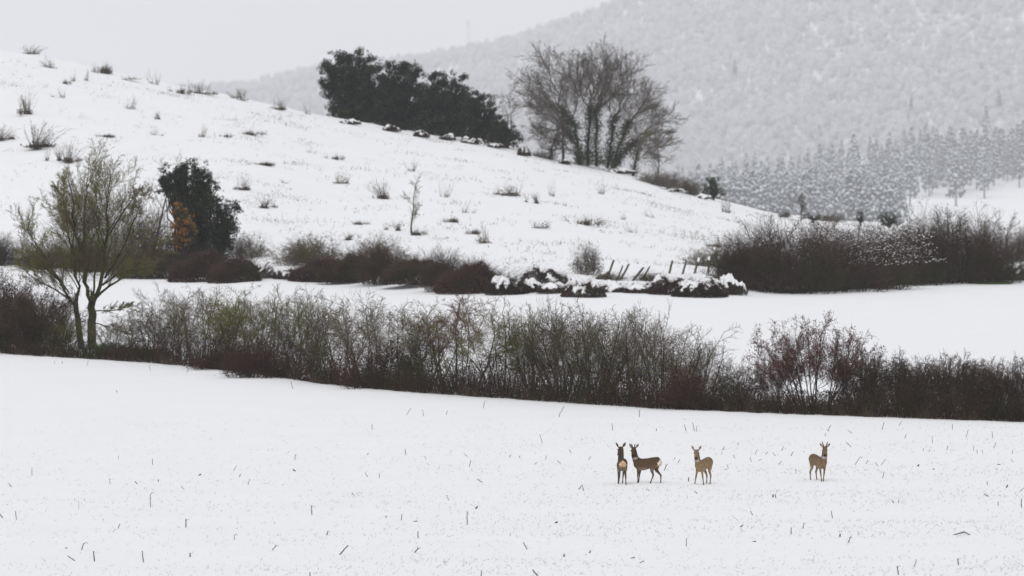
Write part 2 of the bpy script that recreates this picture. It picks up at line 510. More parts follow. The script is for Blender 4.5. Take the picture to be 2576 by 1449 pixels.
def thicket_proto(seed, h=4.0, w=5.0, dep=4.0, canes=150, tw=.0078, mats=('dark_bark', 'brown_twig'), nch=(6, 6), leaf=None, nleaf=0, leafsize=.068, snow=0, snow_r=.1, flatten=1.0, wander=.16, lenk=1.0, fill=9000):
    """dense dome of brush"""
    rng = random.Random(seed); nr = np.random.RandomState(seed)
    S = dict(nseg=(5, 3, 1), wander=(wander, .22, .25), up=(.0, .02, .02), taper=(.7, .6, .5), nchild=nch, angle=((28, 72), (30, 75)),
             lenr=((.25, .45), (.35, .65)), t0=(.18, .12), rad=(.6, .65), rmin=(0, tw * 1.2, tw))
    out = [[], [], []]
    lobes = [(rng.uniform(-.3, .3) * w, rng.uniform(-.3, .3) * dep, rng.uniform(.68, 1.0), rng.uniform(.45, .75)) for _ in range(5)]
    lobes = [(a, b, c * (1 - .9 * (a / w) ** 2), e) for a, b, c, e in lobes]
    for k in range(canes):
        lx, ly, lh, lr = lobes[k % 5]
        a = rng.uniform(0, 6.283); f = math.sqrt(rng.random())
        bx, by = lx + math.cos(a) * f * w * .18, ly + math.sin(a) * f * dep * .18
        ex, ey = lx + math.cos(a) * f * w * .5 * lr, ly + math.sin(a) * f * dep * .5 * lr
        ez = h * lh * math.sqrt(max(.05, 1 - .92 * f * f)) * rng.uniform(.6, 1.0)
        L = math.sqrt((ex - bx) ** 2 + (ey - by) ** 2 + ez ** 2) * lenk
        grow(out, rng, (bx, by, -.15), norm3(ex - bx, ey - by, ez), L, .016 * h / 3.5, 0, S)
    g1, g2 = Geo(), Geo()
    tubes(g1, out[0], 3); tubes(g2, out[1] + out[2], 3)
    for lx, ly, lh, lr in lobes:
        spray(g2, nr, fill // 5, (lx, ly, h * lh * .22), (w * .5 * lr * .95, dep * .5 * lr * .95, h * lh * .70), tw * .85, h * .085, .35, .25)
    p = {'stems': g1.mesh('stems', M[mats[0]]), 'twigs': g2.mesh('twigs', M[mats[1]])}
    T = np.array(out[1] + out[2]); T = T[nr.permutation(len(T))]
    if leaf:
        pw = np.clip(T[:, 5] / h, .15, 1) ** 1.2; k = nr.choice(len(T), nleaf, p=pw / pw.sum())
        g3 = Geo(); leaves(g3, T[k, 3:6] + nr.normal(size=(nleaf, 3)) * .08, leafsize, nr)
        p['leaves'] = g3.mesh('leaves', M[leaf])
    if snow:
        out_ = 0 * np.hypot(T[:, 3] / w, T[:, 4] / dep) + .55 * T[:, 5] / h - .25 * (T[:, 4] > 0)
        hi = T[np.argsort(-(out_ + nr.uniform(0, .3, len(T)) + nr.uniform(0, .35, len(T))) + 9 * (T[:, 5] < h * .28) + 9 * (T[:, 4] > dep * .1))][:snow]
        r = snow_r * nr.uniform(.5, 1.5, len(hi))
        g4 = Geo(); blobs(g4, hi[:, 3:6] + [0, 0, .02], np.stack([r * 1.2, r, r * .65], 1), nr, ICO0 if snow > 150 else ICO1)
        p['snow_cap'] = g4.mesh('snow_cap', M['snowlump'], True)
    return p

def bramble_proto(seed, h=1.4, w=3.0, dep=2.2, n=5200, snow=0, ls=.085, leafmat='bramble_leaf', n_cane=240, cover=.5):
    """bramble mound: leaf-packed lumpy heap with arching canes; where snow lies, a lumpy blanket with leaves breaking through"""
    rng = random.Random(seed); nr = np.random.RandomState(seed)
    nb = 8
    bc = np.stack([nr.uniform(-.36, .36, nb) * w, nr.uniform(-.28, .28, nb) * dep], 1)
    br = np.stack([nr.uniform(.16, .3, nb) * w, nr.uniform(.22, .36, nb) * dep, nr.uniform(.5, 1.0, nb) * h], 1)
    def top(x, y):
        bas = np.clip(1 - (np.abs(x) / (w * .56)) ** 2.4 - (np.abs(y) / (dep * .56)) ** 2.2, 0, 1)
        z = h * bas ** .45 * (.66 + .36 * sinnoise(x, y * .7, 1.35 / w, seed) + .26 * sinnoise(x, y, 3.4 / w, seed + 5))
        return np.maximum(z, 0) * (1 + .10 * sinnoise(x, y, 1.9, seed + 6) + .08 * sinnoise(x, y, 4.5, seed + 1))
    def open_(x, y, z):          # large where leaves break through the snow
        m = .5 + .40 * sinnoise(x + z * .7, y + z, .8, seed + 2) + .40 * sinnoise(x + y * .3, z * 1.5 - y * .6, 2.6, seed + 3)
        return m + (.5 - cover) * 1.4 - .8 * (z / h - .4)
    nx, ny = 60, 40
    gx, gy = np.meshgrid(np.linspace(-.6, .6, nx) * w, np.linspace(-.6, .6, ny) * dep)
    gz = top(gx, gy)
    v = np.stack([gx, gy, gz], -1).reshape(-1, 3)
    i = (np.arange(ny - 1)[:, None] * nx + np.arange(nx - 1)[None]).ravel()
    t = np.concatenate([np.stack([i, i + 1, i + nx + 1], 1), np.stack([i, i + nx + 1, i + nx], 1)])
    t = t[v[t][:, :, 2].max(axis=1) > .02]
    cr = np.cross(v[t[:, 1]] - v[t[:, 0]], v[t[:, 2]] - v[t[:, 0]]); ar = np.linalg.norm(cr, axis=1)
    pk = nr.choice(len(t), n * 3, p=ar / ar.sum())
    ba = nr.dirichlet([1, 1, 1], n * 3)
    P = (v[t[pk]] * ba[:, :, None]).sum(1) + cr[pk] / ar[pk][:, None] * nr.normal(.015, .05, (n * 3, 1))
    if snow: P = P[open_(P[:, 0], P[:, 1], P[:, 2]) > nr.uniform(.38, .52, len(P))]
    P[::3] *= nr.uniform(.55, 1, (len(P[::3]), 1))
    P = P[:n]
    g = Geo(); leaves(g, P, ls, nr, .7)
    segs = []
    for i in range(n_cane if not snow else n_cane // 3):
        j = rng.randrange(nb); a = rng.uniform(0, 6.283)
        x, y, z = bc[j][0] + rng.gauss(0, .2), bc[j][1] + rng.gauss(0, .15), 0
        dx, dy, dz = norm3(math.cos(a) * .5, math.sin(a) * .4, 1.0)
        st = br[j][2] * rng.uniform(.22, .34); r = .008
        for q in range(5):
            x2, y2, z2 = x + dx * st, y + dy * st, z + dz * st
            segs.append((x, y, z, x2, y2, z2, r, r * .8 if q < 4 else 0)); r *= .8
            x, y, z = x2, y2, z2; dx, dy, dz = norm3(dx * 1.15 + rng.gauss(0, .12), dy * 1.15 + rng.gauss(0, .12), dz - .22)
    g1 = Geo(); tubes(g1, segs, 3)
    nq = 3200 if not snow else 700       # short shoots roughening the outline
    pk = nr.choice(len(t), nq, p=ar / ar.sum()); b0 = v[t[pk, 0]] - [0, 0, .05]
    if snow: b0 = b0[open_(b0[:, 0], b0[:, 1], b0[:, 2]) > .45]
    q0 = nr.normal(size=b0.shape) * [.6, .5, .3] + [0, 0, .7]; q0 /= np.linalg.norm(q0, axis=1, keepdims=True)
    tubes(g1, np.concatenate([b0, b0 + q0 * nr.uniform(.15, .8, (len(b0), 1)) ** 1.2 * h / 1.4, np.full((len(b0), 1), .0075), np.zeros((len(b0), 1))], 1), 3)
    p = {'leaves': g.mesh('leaves', M[leafmat]), 'canes': g1.mesh('canes', M['brown_twig'])}
    if snow:
        o3 = open_(v[:, 0], v[:, 1], v[:, 2])
        v2 = v.copy(); v2[:, 2] += .018 * nr.normal(size=len(v)) * (v[:, 2] > .05) - .06 * (v[:, 2] <= .02)
        g4 = Geo(); g4.add(v2, t[o3[t].mean(axis=1) < .5])
        p['snow_cap'] = g4.mesh('snow_cap', M['snowlump'], True)
    return p

def tuft_proto(seed, n=40, h=1.0, spread=.5, r=.008, kind='fan', mat='weed'):
    rng = random.Random(seed); nr = np.random.RandomState(seed)
    g = Geo()
    if kind == 'fan':         # upright bare stems fanning from one root
        S = dict(nseg=(4, 2), wander=(.10, .2), up=(.03, .06), taper=(.7, .6), nchild=(5,), angle=((18, 50),), lenr=((.18, .4),), t0=(.3,), rad=(.7,), rmin=(0, r * .8))
        out = [[], []]
        roots = [(rng.gauss(0, spread * .42), rng.gauss(0, spread * .25), rng.uniform(.3, 1.0) if q else 1.0, rng.gauss(0, .22)) for q in range(2 + seed % 4)]
        for k in range(n):
            rx, ry, rh, rl = roots[min(len(roots) - 1, int(len(roots) * rng.random() ** 1.5))]
            a = rng.uniform(0, 6.283); f = rng.random() ** .7
            grow(out, rng, (rx + math.cos(a) * spread * .12 * f, ry + math.sin(a) * spread * .12 * f, -.05), norm3(math.cos(a) * f * spread * .8 + rl, math.sin(a) * f * spread, 1),
                 h * rh * rng.uniform(.4, 1.0), r * rng.uniform(.8, 1.3), 0, S)
        tubes(g, out[0] + out[1], 3)
        P = np.array([[roots[_ % len(roots)][0] + rng.gauss(0, spread * .16), roots[_ % len(roots)][1] + rng.gauss(0, spread * .14), abs(rng.gauss(0, .09 * h))] for _ in range(n * 4)])
        leaves(g, P, .12 * h, nr, .5)
    elif kind == 'mat':       # low mat of heather and bramble poking through
        P = []
        sub = [(rng.gauss(0, spread * .5), rng.gauss(0, spread * .25), rng.uniform(.25, 1.0)) for _ in range(6)]
        for k in range(n):
            sx_, sy_, sh_ = sub[int(6 * rng.random() ** 1.6)]
            cx = sx_ + rng.gauss(0, spread * .14); cy = sy_ + rng.gauss(0, spread * .1); hh = h * sh_ * rng.uniform(.3, 1)
            for q in range(7): P.append((cx + rng.gauss(0, .08), cy + rng.gauss(0, .09), abs(hh * rng.random())))
        leaves(g, np.array(P), .13, nr, .45)
        segs = []
        for k in range(n):
            sx_, sy_, sh_ = sub[k % 6]; cx, cy = sx_ + rng.gauss(0, spread * .15), sy_ + rng.gauss(0, spread * .1)
            segs.append((cx, cy, -.05, cx + rng.gauss(0, .18), cy + rng.gauss(0, .1), h * rng.uniform(.5, 1.25), r, 0))
        tubes(g, segs, 3)
    return {'mesh': g.mesh('tuft', M[mat])}

# near hedge kinds
P_GREY = [shrub_proto(100 + i, mats=('grey_bark', 'grey_twig'), stems=9, nch=(11, 8, 4), tw=.0052, wander=(.08, .13, .2), up=(.02, .03, .02), t0=.26) for i in range(3)]
P_MOSS = [shrub_proto(120 + i, mats=('moss_bark', 'olive_twig'), stems=8, nch=(11, 8, 4), tw=.0056, wander=(.11, .16, .22), up=(.02, .03, .02), t0=.22) for i in range(3)]
P_FAN = [shrub_proto(140 + i, mats=('dark_bark', 'grey_twig'), stems=15, nch=(9, 8, 3), w=4.2, wander=(.05, .08, .14), up=(.0, .05, .04), tw=.0054, t0=.14) for i in range(2)]
P_ARCH = shrub_proto(160, mats=('moss_bark', 'red_twig'), stems=6, w=4.6, h=3.6, nch=(11, 10, 6), wander=(.13, .2, .26), up=(.03, .03, .03), rs=.036, t0=.42, tw=.0054)
P_REDL = shrub_proto(170, mats=('dark_bark', 'red_twig'), stems=18, w=4.4, h=3.4, nch=(10, 8, 3), wander=(.06, .11, .18), up=(.02, .06, .04), leaf='red_leaf', nleaf=13000, leafsize=.068, tw=.0055, fill=3200)
P_HAW = [shrub_proto(180 + i, mats=('dark_bark', 'brown_twig'), stems=14, w=3.8, h=2.4, nch=(12, 9, 4), wander=(.12, .2, .28), tw=.0056, leaf='under_leaf', nleaf=4500, leafsize=.055, t0=.08, leaf_hi=False) for i in range(2)]

# mid row and hill kinds
P_THICK = [thicket_proto(200, leaf='under_leaf', nleaf=8000, canes=170, nch=(6, 6)), thicket_proto(201, canes=150, nch=(6, 6), leaf='under_leaf', nleaf=6000, snow=520, snow_r=.027),
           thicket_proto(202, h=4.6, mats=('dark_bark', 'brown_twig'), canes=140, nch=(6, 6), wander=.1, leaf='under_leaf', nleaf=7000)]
P_TWIGGY = [thicket_proto(210 + i, h=2.2, w=3.4, dep=2.6, canes=80, nch=(6, 6), tw=.0075, mats=('grey_bark', 'grey_twig'), fill=2500) for i in range(2)]
P_BRAM = [bramble_proto(220 + i, n=9500, ls=.1) for i in range(2)]
P_BRAMS = [bramble_proto(230 + i, snow=1, n=8000, ls=.1, cover=.40) for i in range(2)]
P_BRAML = [bramble_proto(240 + i, snow=1, n=6000, h=.9, w=3.4, ls=.085, cover=.58) for i in range(2)]
P_TUFT = [tuft_proto(250 + i, n=(14, 20, 26, 17, 22)[i], h=1.0, spread=(.5, .9, .6, 1.1, .7)[i], r=.007, kind='fan', mat='weed') for i in range(5)]
P_TUFTD = [tuft_proto(258 + i, n=(46, 62, 54)[i], h=1.2, spread=(.6, 1.0, .8)[i], r=.007, kind='fan', mat='weed_dark') for i in range(3)]
P_MAT = [tuft_proto(260 + i, n=90, h=.5, spread=1.0, kind='mat', mat='weed_dark') for i in range(3)]

# ------------------------------------------------------------------ near hedge
_hb = [(-700, 858), (0, 890), (400, 915), (600, 936), (800, 965), (1000, 985), (1300, 1005), (1600, 1026), (2100, 1046), (2576, 1062), (3300, 1085)]
def hedge_base(qx):
    return float(np.interp(qx, [a for a, b in _hb], [b for a, b in _hb]))
NH = 'bare shrubs of the hedge behind the deer field'
HEDGE = [   # centre, width, top, kind, depth behind the foot line, label
    (10, 230, 686, P_HAW[1], 2.2, 'tall dark mossy bush at the left picture edge beside the mossy tree'),
    (95, 170, 730, P_HAW[0], 1.6, 'lower dark bush between the left picture edge and the mossy tree'),
    (-40, 200, 740, P_MOSS[1], 1.2, 'bush with arching yellow-green branches cut by the left picture edge'),
    (165, 120, 790, P_MOSS[0], 2.0, 'small mossy shrub at the left foot of the twin trunks'),
    (300, 110, 800, P_GREY[2], 2.3, 'thinnest grey shrub in the gap right of the twin trunks'),
    (365, 130, 770, P_GREY[0], 1.6, 'sparse grey shrub nearest the twin-trunked mossy tree on its right side'),
    (430, 170, 712, P_GREY[1], 1.9, 'grey bare hedge shrub below the dark mound of the ivy-clad evergreen'),
    (515, 170, 728, P_GREY[2], 1.4, 'grey twiggy hedge shrub left of the first green-stemmed shrub'),
    (600, 170, 725, P_MOSS[0], 1.8, 'greenish hedge shrub behind the left end of the reddish bramble mound'),
    (690, 170, 722, P_MOSS[1], 1.3, 'mossy green many-stemmed shrub above the reddish bramble mound'),
    (775, 150, 735, P_MOSS[2], 1.9, 'olive hedge shrub above the snow lump at the hedge foot'),
    (850, 150, 752, P_GREY[0], 1.4, 'thin grey hedge shrub just right of the snow lump'),
    (930, 170, 745, P_GREY[2], 1.9, 'airy grey hedge shrub with snow showing through its twigs'),
    (1010, 160, 765, P_GREY[1], 1.4, 'low-topped grey shrub behind the brown bramble mound'),
    (1075, 150, 760, P_MOSS[0], 2.2, 'slender mossy shrub left of the shrub with red twig tips'),
    (1150, 220, 742, P_ARCH, 1.7, 'arching hedge shrub with pale forked stems and reddish twig tips'),
    (1265, 200, 752, P_MOSS[1], 1.6, 'tall crooked mossy shrub with bright green stems at mid hedge'),
    (1345, 150, 770, P_MOSS[2], 1.3, 'yellow-green lichened shrub right of the tall crooked one'),
    (1420, 170, 762, P_GREY[2], 1.9, 'grey shrub standing where the hedge is tallest below the fence posts'),
    (1500, 190, 768, P_FAN[0], 1.4, 'fan-shaped shrub of straight grey stems right of mid hedge'),
    (1590, 200, 775, P_FAN[1], 1.8, 'fan-shaped shrub of straight stems directly above the left pair of deer'),
    (1680, 190, 808, P_FAN[0], 1.4, 'right-leaning shrub on the falling shoulder of the hedge'),
    (1760, 160, 862, P_FAN[1], 1.7, 'low fan shrub above the doe that faces the camera'),
    (1850, 120, 912, P_FAN[0], 1.3, 'lowest brown shrub in the dip left of the red-leaved shrub'),
    (1945, 80, 880, P_REDL, 2.2, 'small reddish shrub leaning out from the left of the red-leaved dome'),
    (2045, 225, 798, P_REDL, 1.5, 'big domed shrub with dark red leaves and many straight stems'),
    (2175, 130, 878, P_HAW[0], 1.2, 'dark thorn bush touching the right side of the red-leaved dome'),
    (2265, 150, 890, P_HAW[1], 1.6, 'second dark thorn bush right of the red-leaved dome'),
    (2350, 150, 892, P_HAW[0], 1.2, 'third dark thorn bush right of the red-leaved dome'),
    (2440, 150, 895, P_HAW[1], 1.5, 'dark dense thorn bush next to last at the right end'),
    (2530, 160, 900, P_HAW[0], 1.2, 'dark thorn bush cut by the right edge of the picture'),
]
for i, (qx, w, top, proto, dy, lab) in enumerate(HEDGE):
    x0, y0, z0 = G(qx, hedge_base(qx))
    p = GY(qx, y0 + dy + 1.0); s = ppm(p[1])
    yb = HOR + FQ * (CAMZ - p[2]) / p[1]
    h = (yb - top) / s
    base_w, base_h = dims(proto)
    sx = w / s / base_w * 1.22
    place(proto, 'hedge_shrub', p, rnd.uniform(-.6, .6) + (math.pi if i % 2 else 0), (sx, min(sx, .95), h / base_h), lab, 'shrub', NH)

_rt = [(-50, 700), (60, 720), (120, 760), (380, 760), (480, 735), (700, 745), (900, 770), (1050, 775), (1200, 780), (1400, 785), (1600, 790), (1700, 840), (1850, 905), (1950, 890), (2100, 905), (2250, 905), (2576, 915)]
for i, qx in enumerate(np.concatenate([[-20, 60, 120], [450, 560, 660, 760, 1330, 1420, 1520, 1630, 1740, 2180, 2290, 2400, 2500, 2580]])):
    x0, y0, z0 = G(qx, hedge_base(qx)); p = GY(qx, y0 + 3.2 + (i % 3) * .4); s = ppm(p[1])
    top = np.interp(qx, [a for a, b in _rt], [b for a, b in _rt]) + rnd.uniform(-8, 22)
    proto = (P_GREY + P_MOSS + P_FAN)[(i * 5) % 8] if 200 < qx < 1900 else P_HAW[i % 2]
    h = (HOR + FQ * (CAMZ - p[2]) / p[1] - top) / s; sx = 150 / s / dims(proto)[0] * 1.2
    place(proto, 'hedge_shrub', p, rnd.uniform(0, 6.28), (sx, sx * .8, h / dims(proto)[1]), 'bare shrub in the rear line of the hedge, half hidden by nearer shrubs', 'shrub', 'rear line of hedge shrubs')

# dark tangle along the hedge foot
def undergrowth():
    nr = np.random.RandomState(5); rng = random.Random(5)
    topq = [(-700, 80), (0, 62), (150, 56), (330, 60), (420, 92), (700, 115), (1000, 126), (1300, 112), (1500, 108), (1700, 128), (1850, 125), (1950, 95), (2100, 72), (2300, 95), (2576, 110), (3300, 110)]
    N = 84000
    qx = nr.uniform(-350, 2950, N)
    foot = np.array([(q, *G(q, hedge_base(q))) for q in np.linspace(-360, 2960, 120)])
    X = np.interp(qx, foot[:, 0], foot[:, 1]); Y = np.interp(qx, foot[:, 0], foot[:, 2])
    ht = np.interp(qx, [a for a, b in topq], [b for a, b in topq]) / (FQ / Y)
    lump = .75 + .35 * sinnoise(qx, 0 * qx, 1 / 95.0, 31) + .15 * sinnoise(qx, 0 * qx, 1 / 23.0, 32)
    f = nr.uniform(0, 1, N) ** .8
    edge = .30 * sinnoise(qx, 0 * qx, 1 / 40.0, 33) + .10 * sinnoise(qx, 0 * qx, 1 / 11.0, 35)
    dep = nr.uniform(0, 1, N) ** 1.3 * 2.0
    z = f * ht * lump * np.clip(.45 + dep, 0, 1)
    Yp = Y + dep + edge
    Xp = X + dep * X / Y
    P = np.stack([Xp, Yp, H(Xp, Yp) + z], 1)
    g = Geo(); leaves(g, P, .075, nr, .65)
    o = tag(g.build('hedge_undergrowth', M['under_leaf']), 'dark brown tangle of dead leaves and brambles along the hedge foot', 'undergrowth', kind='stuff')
    n2 = 13500
    k = nr.randint(0, N, n2)
    b = P[k].copy(); b[:, 2] = H(b[:, 0], b[:, 1])
    L = ht[k] * lump[k] * nr.uniform(.35, 1.15, n2)
    d = nr.normal(size=(n2, 3)) * .33; d[:, 2] = 1; d /= np.linalg.norm(d, axis=1, keepdims=True)
    mid = b + d * L[:, None] * .6
    d2 = d + nr.normal(size=(n2, 3)) * .35; d2 /= np.linalg.norm(d2, axis=1, keepdims=True)
    e = mid + d2 * L[:, None] * .5
    g = Geo()
    tubes(g, np.concatenate([np.concatenate([b, mid, np.full((n2, 1), .007), np.full((n2, 1), .0055)], 1), np.concatenate([mid, e, np.full((n2, 1), .0055), np.zeros((n2, 1))], 1)]), 3)
    c = g.build('canes', M['brown_twig'], o); c['kind'] = 'stuff'
    # dry pale grass at the very front of the foot line
    n3 = 2600
    qx = np.concatenate([nr.uniform(-350, 2950, n3 // 2), (np.array([420, 620, 800, 1180, 1330, 1460, 1840, 1900, 2110, 2180, 2330, 2440])[nr.randint(0, 12, n3 // 2)] + nr.normal(0, 13, n3 // 2))])
    X = np.interp(qx, foot[:, 0], foot[:, 1]); Y = np.interp(qx, foot[:, 0], foot[:, 2]) + nr.uniform(-.25, .35, n3)
    b = np.stack([X, Y, H(X, Y)], 1)
    d = nr.normal(size=(n3, 3)) * .3; d[:, 2] = 1
    e = b + d * nr.uniform(.15, .6, (n3, 1))
    g = Geo(); tubes(g, np.concatenate([b, e, np.full((n3, 1), .006), np.zeros((n3, 1))], 1), 3)
    c = g.build('dry_grass', M['dry_grass'], o); c['kind'] = 'stuff'
undergrowth()

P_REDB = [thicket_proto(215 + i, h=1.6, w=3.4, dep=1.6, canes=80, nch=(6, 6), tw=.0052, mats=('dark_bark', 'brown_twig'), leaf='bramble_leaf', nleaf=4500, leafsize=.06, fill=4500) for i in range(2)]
for (qx, w, top, lab, proto) in (
        (570, 190, 868, 'brown bramble mound left of the reddish one at the hedge foot', 1),
        (720, 270, 852, 'broad reddish bramble mound above the snow lump', 0),
        (965, 220, 856, 'brown rounded bramble mound right of the snow lump', 1),
        (1800, 240, 912, 'reddish brown bramble mound above the doe facing the camera', 0)):
    x0, y0, z0 = G(qx, hedge_base(qx)); p = GY(qx, y0 + .9); s = ppm(p[1])
    h = (HOR + FQ * (CAMZ - p[2]) / p[1] - top) / s
    place(P_REDB[proto], 'bramble_mound', p, rnd.choice((0, math.pi)), (w / s / dims(P_REDB[proto])[0], .8, h / dims(P_REDB[proto])[1]), lab, 'bramble', 'bramble mounds at the near hedge foot')
for (qx, qy, w, h, lab, v) in ((790, 958, 70, 22, 'rounded snow lump over brambles at the hedge foot', 0), (872, 966, 66, 24, 'snow-dusted low bramble right of the rounded snow lump', 1)):
    p = G(qx, qy); s = ppm(p[1])
    place(P_BRAML[v], 'snowy_bramble', p, .3, (w / s / dims(P_BRAML[v])[0], .3, h / s / dims(P_BRAML[v])[1]), lab, 'bramble', 'snow-capped brambles at the near hedge foot')

# green grass bank showing at the foot of the mossy tree
def grass_bank(name, pts, hgt, n, label, seed, mat='green_grass', depth=.7):
    nr = np.random.RandomState(seed)
    q = np.array(pts, float)
    qx = nr.uniform(q[0, 0], q[-1, 0], n); qy = np.interp(qx, q[:, 0], q[:, 1])
    tab = np.array([(a, *G(a, np.interp(a, q[:, 0], q[:, 1]))) for a in np.linspace(q[0, 0], q[-1, 0], 40)])
    X = np.interp(qx, tab[:, 0], tab[:, 1]); Y = np.interp(qx, tab[:, 0], tab[:, 2]) + nr.uniform(0, depth, n)
    b = np.stack([X, Y, H(X, Y) - .02], 1); d = nr.normal(size=(n, 3)) * .35; d[:, 2] = 1
    e = b + d * hgt * nr.uniform(.5, 1.2, (n, 1))
    g = Geo(); tubes(g, np.concatenate([b, e, np.full((n, 1), .012), np.zeros((n, 1))], 1), 3)
    return tag(g.build(name, M[mat]), label, 'grass', kind='stuff')
grass_bank('green_grass', [(240, 893), (420, 908)], .5, 2500, 'green grass bank under the twin-trunked tree', 41, depth=1.5)
grass_bank('green_grass', [(1960, 739), (2100, 733), (2280, 716)], .28, 5000, 'strip of green grass under the big right thicket', 42)
grass_bank('green_grass', [(2440, 714), (2500, 716), (2545, 716)], .2, 1200, 'short strip of green grass at the right thicket end', 43)

# ------------------------------------------------------------------ trees drawn limb by limb
def tree_local(base_q, base_p, rng, depth):
    """map picture points to metres round the tree base; depth gives each limb its own reach towards or away"""
    s = ppm(base_p[1])
    def f(P, y0=0.0, y1=0.0):
        n = len(P)
        return [((a - base_q[0]) / s, y0 + (y1 - y0) * i / max(n - 1, 1), (base_q[1] - b) / s) for i, (a, b) in enumerate(P)]
    return f

TREE_S = dict(nseg=(6, 5, 4, 3, 2), wander=(.1, .13, .17, .22, .25), up=(.03, .045, .04, .03, .02), taper=(.7, .75, .7, .6, .6), nchild=(8, 7, 6, 4),
              angle=((25, 55), (25, 55), (28, 60), (30, 65)), lenr=((.3, .5), (.35, .6), (.35, .6), (.45, .7)), t0=(.3, .2, .18, .15), rad=(.5, .55, .6, .65), rmin=(0, .02, .013, .010, .009))

def mossy_tree():
    rng = random.Random(301); bq = (222, 880)
    p = GY(222, 246.0); s = ppm(p[1]); bq = (222, HOR + FQ * (CAMZ - p[2]) / p[1])
    f = tree_local(bq, p, rng, 1)
    S = dict(TREE_S); S['nseg'] = (6, 5, 3, 2, 1); S['rmin'] = (0, .012, .008, .0062, .0054); S['nchild'] = (8, 8, 7, 5); S['angle'] = ((18, 48), (18, 48), (22, 55), (25, 60))
    S['wander'] = (.1, .07, .08, .12, .2); S['up'] = (.03, .05, .05, .05, .02); S['rad'] = (.38, .5, .55, .6)
    root = empty('mossy_tree', p)
    tag(root, 'tall twin-trunked tree with mossy green branches at the left of the hedge', 'tree')
    root.scale = (1, 1, .9)
    B = bq[1] + 4
    for name, trunk, tr, limbs in (
        ('right_trunk', [(233, B), (228, 800), (232, 745)], (.21, .16), [
            ([(232, 748), (216, 690), (205, 600), (208, 490), (215, 420)], .13, .03, -.3, 1.2, 20),
            ([(232, 748), (262, 680), (275, 560), (270, 470), (282, 425)], .14, .03, .3, -1.2, 20),
            ([(240, 735), (290, 692), (340, 640), (390, 605)], .08, .02, .4, 1.5, 14),
            ([(262, 680), (310, 600), (340, 520), (360, 470)], .07, .02, .2, -1.0, 14),
            ([(275, 560), (320, 480), (345, 450)], .05, .015, -.5, -1.5, 10),
            ([(205, 600), (165, 520), (150, 450)], .06, .015, .5, 1.6, 12),
            ([(255, 700), (310, 660), (370, 650)], .06, .015, .5, -1.6, 12),
            ([(232, 740), (240, 640), (245, 540), (238, 470)], .07, .02, .2, 1.2, 14),
            ([(235, 772), (285, 770), (330, 758)], .045, .015, 0, -.8, 10),
            ([(236, 805), (275, 815), (312, 832)], .04, .012, 0, -.6, 9)]),
        ('left_trunk', [(204, B), (198, 810), (190, 755)], (.145, .11), [
            ([(190, 757), (152, 690), (112, 610), (75, 540)], .085, .02, -.3, -1.4, 17),
            ([(190, 757), (192, 680), (170, 560), (152, 470)], .09, .02, .3, 1.0, 18),
            ([(188, 750), (140, 715), (90, 690), (55, 660)], .06, .02, 0, 1.2, 13),
            ([(192, 680), (186, 590), (192, 500), (182, 430)], .07, .02, -.4, -.8, 16),
            ([(170, 720), (130, 660), (100, 640), (70, 570)], .05, .015, .5, 1.6, 12),
            ([(152, 690), (95, 640), (50, 620)], .05, .015, .3, 1.5, 12)])):
        out = [[] for _ in range(5)]
        C, R = limb(out, rng, f(trunk), tr[0], tr[1], S, 0, 0)
        g = Geo(); pipe(g, C, R, 9)
        gb = Geo()
        for P, r0, r1, y0, y1, nch in limbs:
            C, R = limb(out, rng, f(P, y0, y1), r0 * .8, r1 * .7, S, nch, 0, lenr=(.28, .5), t0=.15)
            pipe(gb, C, R, 6)
        g.build('trunk', M['dark_moss'], root, smooth=True)
        tubes(gb, out[1], 4); gb.build('branches', M['moss_bark'], root)['kind'] = 'stuff'
        g = Geo(); tubes(g, seglist(out, 2, 5), 3)
        sr = np.random.RandomState(302 + len(out[1])); sd_ = 1 if name == 'right_trunk' else -1
        for cx, cz, rx, rz in ((.55, 4.2, 1.7, 1.0), (.5, 5.3, 1.3, 1.3), (.4, 6.6, .9, 1.1)):
            spray(g, sr, 1500, (cx * sd_ - (.25 if sd_ < 0 else -.15), 0, cz), (rx, 1.3, rz), .0050, .42, .3, .55)
        g.build('twigs', M['moss_twig'], root)['kind'] = 'stuff'
mossy_tree()

def ivy_on(geo, C, R, nr, n, spread):
    k = nr.uniform(0, len(C) - 1, n)
    P = np.stack([np.interp(k, np.arange(len(C)), C[:, j]) for j in range(3)], 1)
    r = np.interp(k, np.arange(len(C)), R)
    leaves(geo, P + nr.normal(size=(n, 3)) * (r[:, None] * .9 + spread), .17, nr, .8)

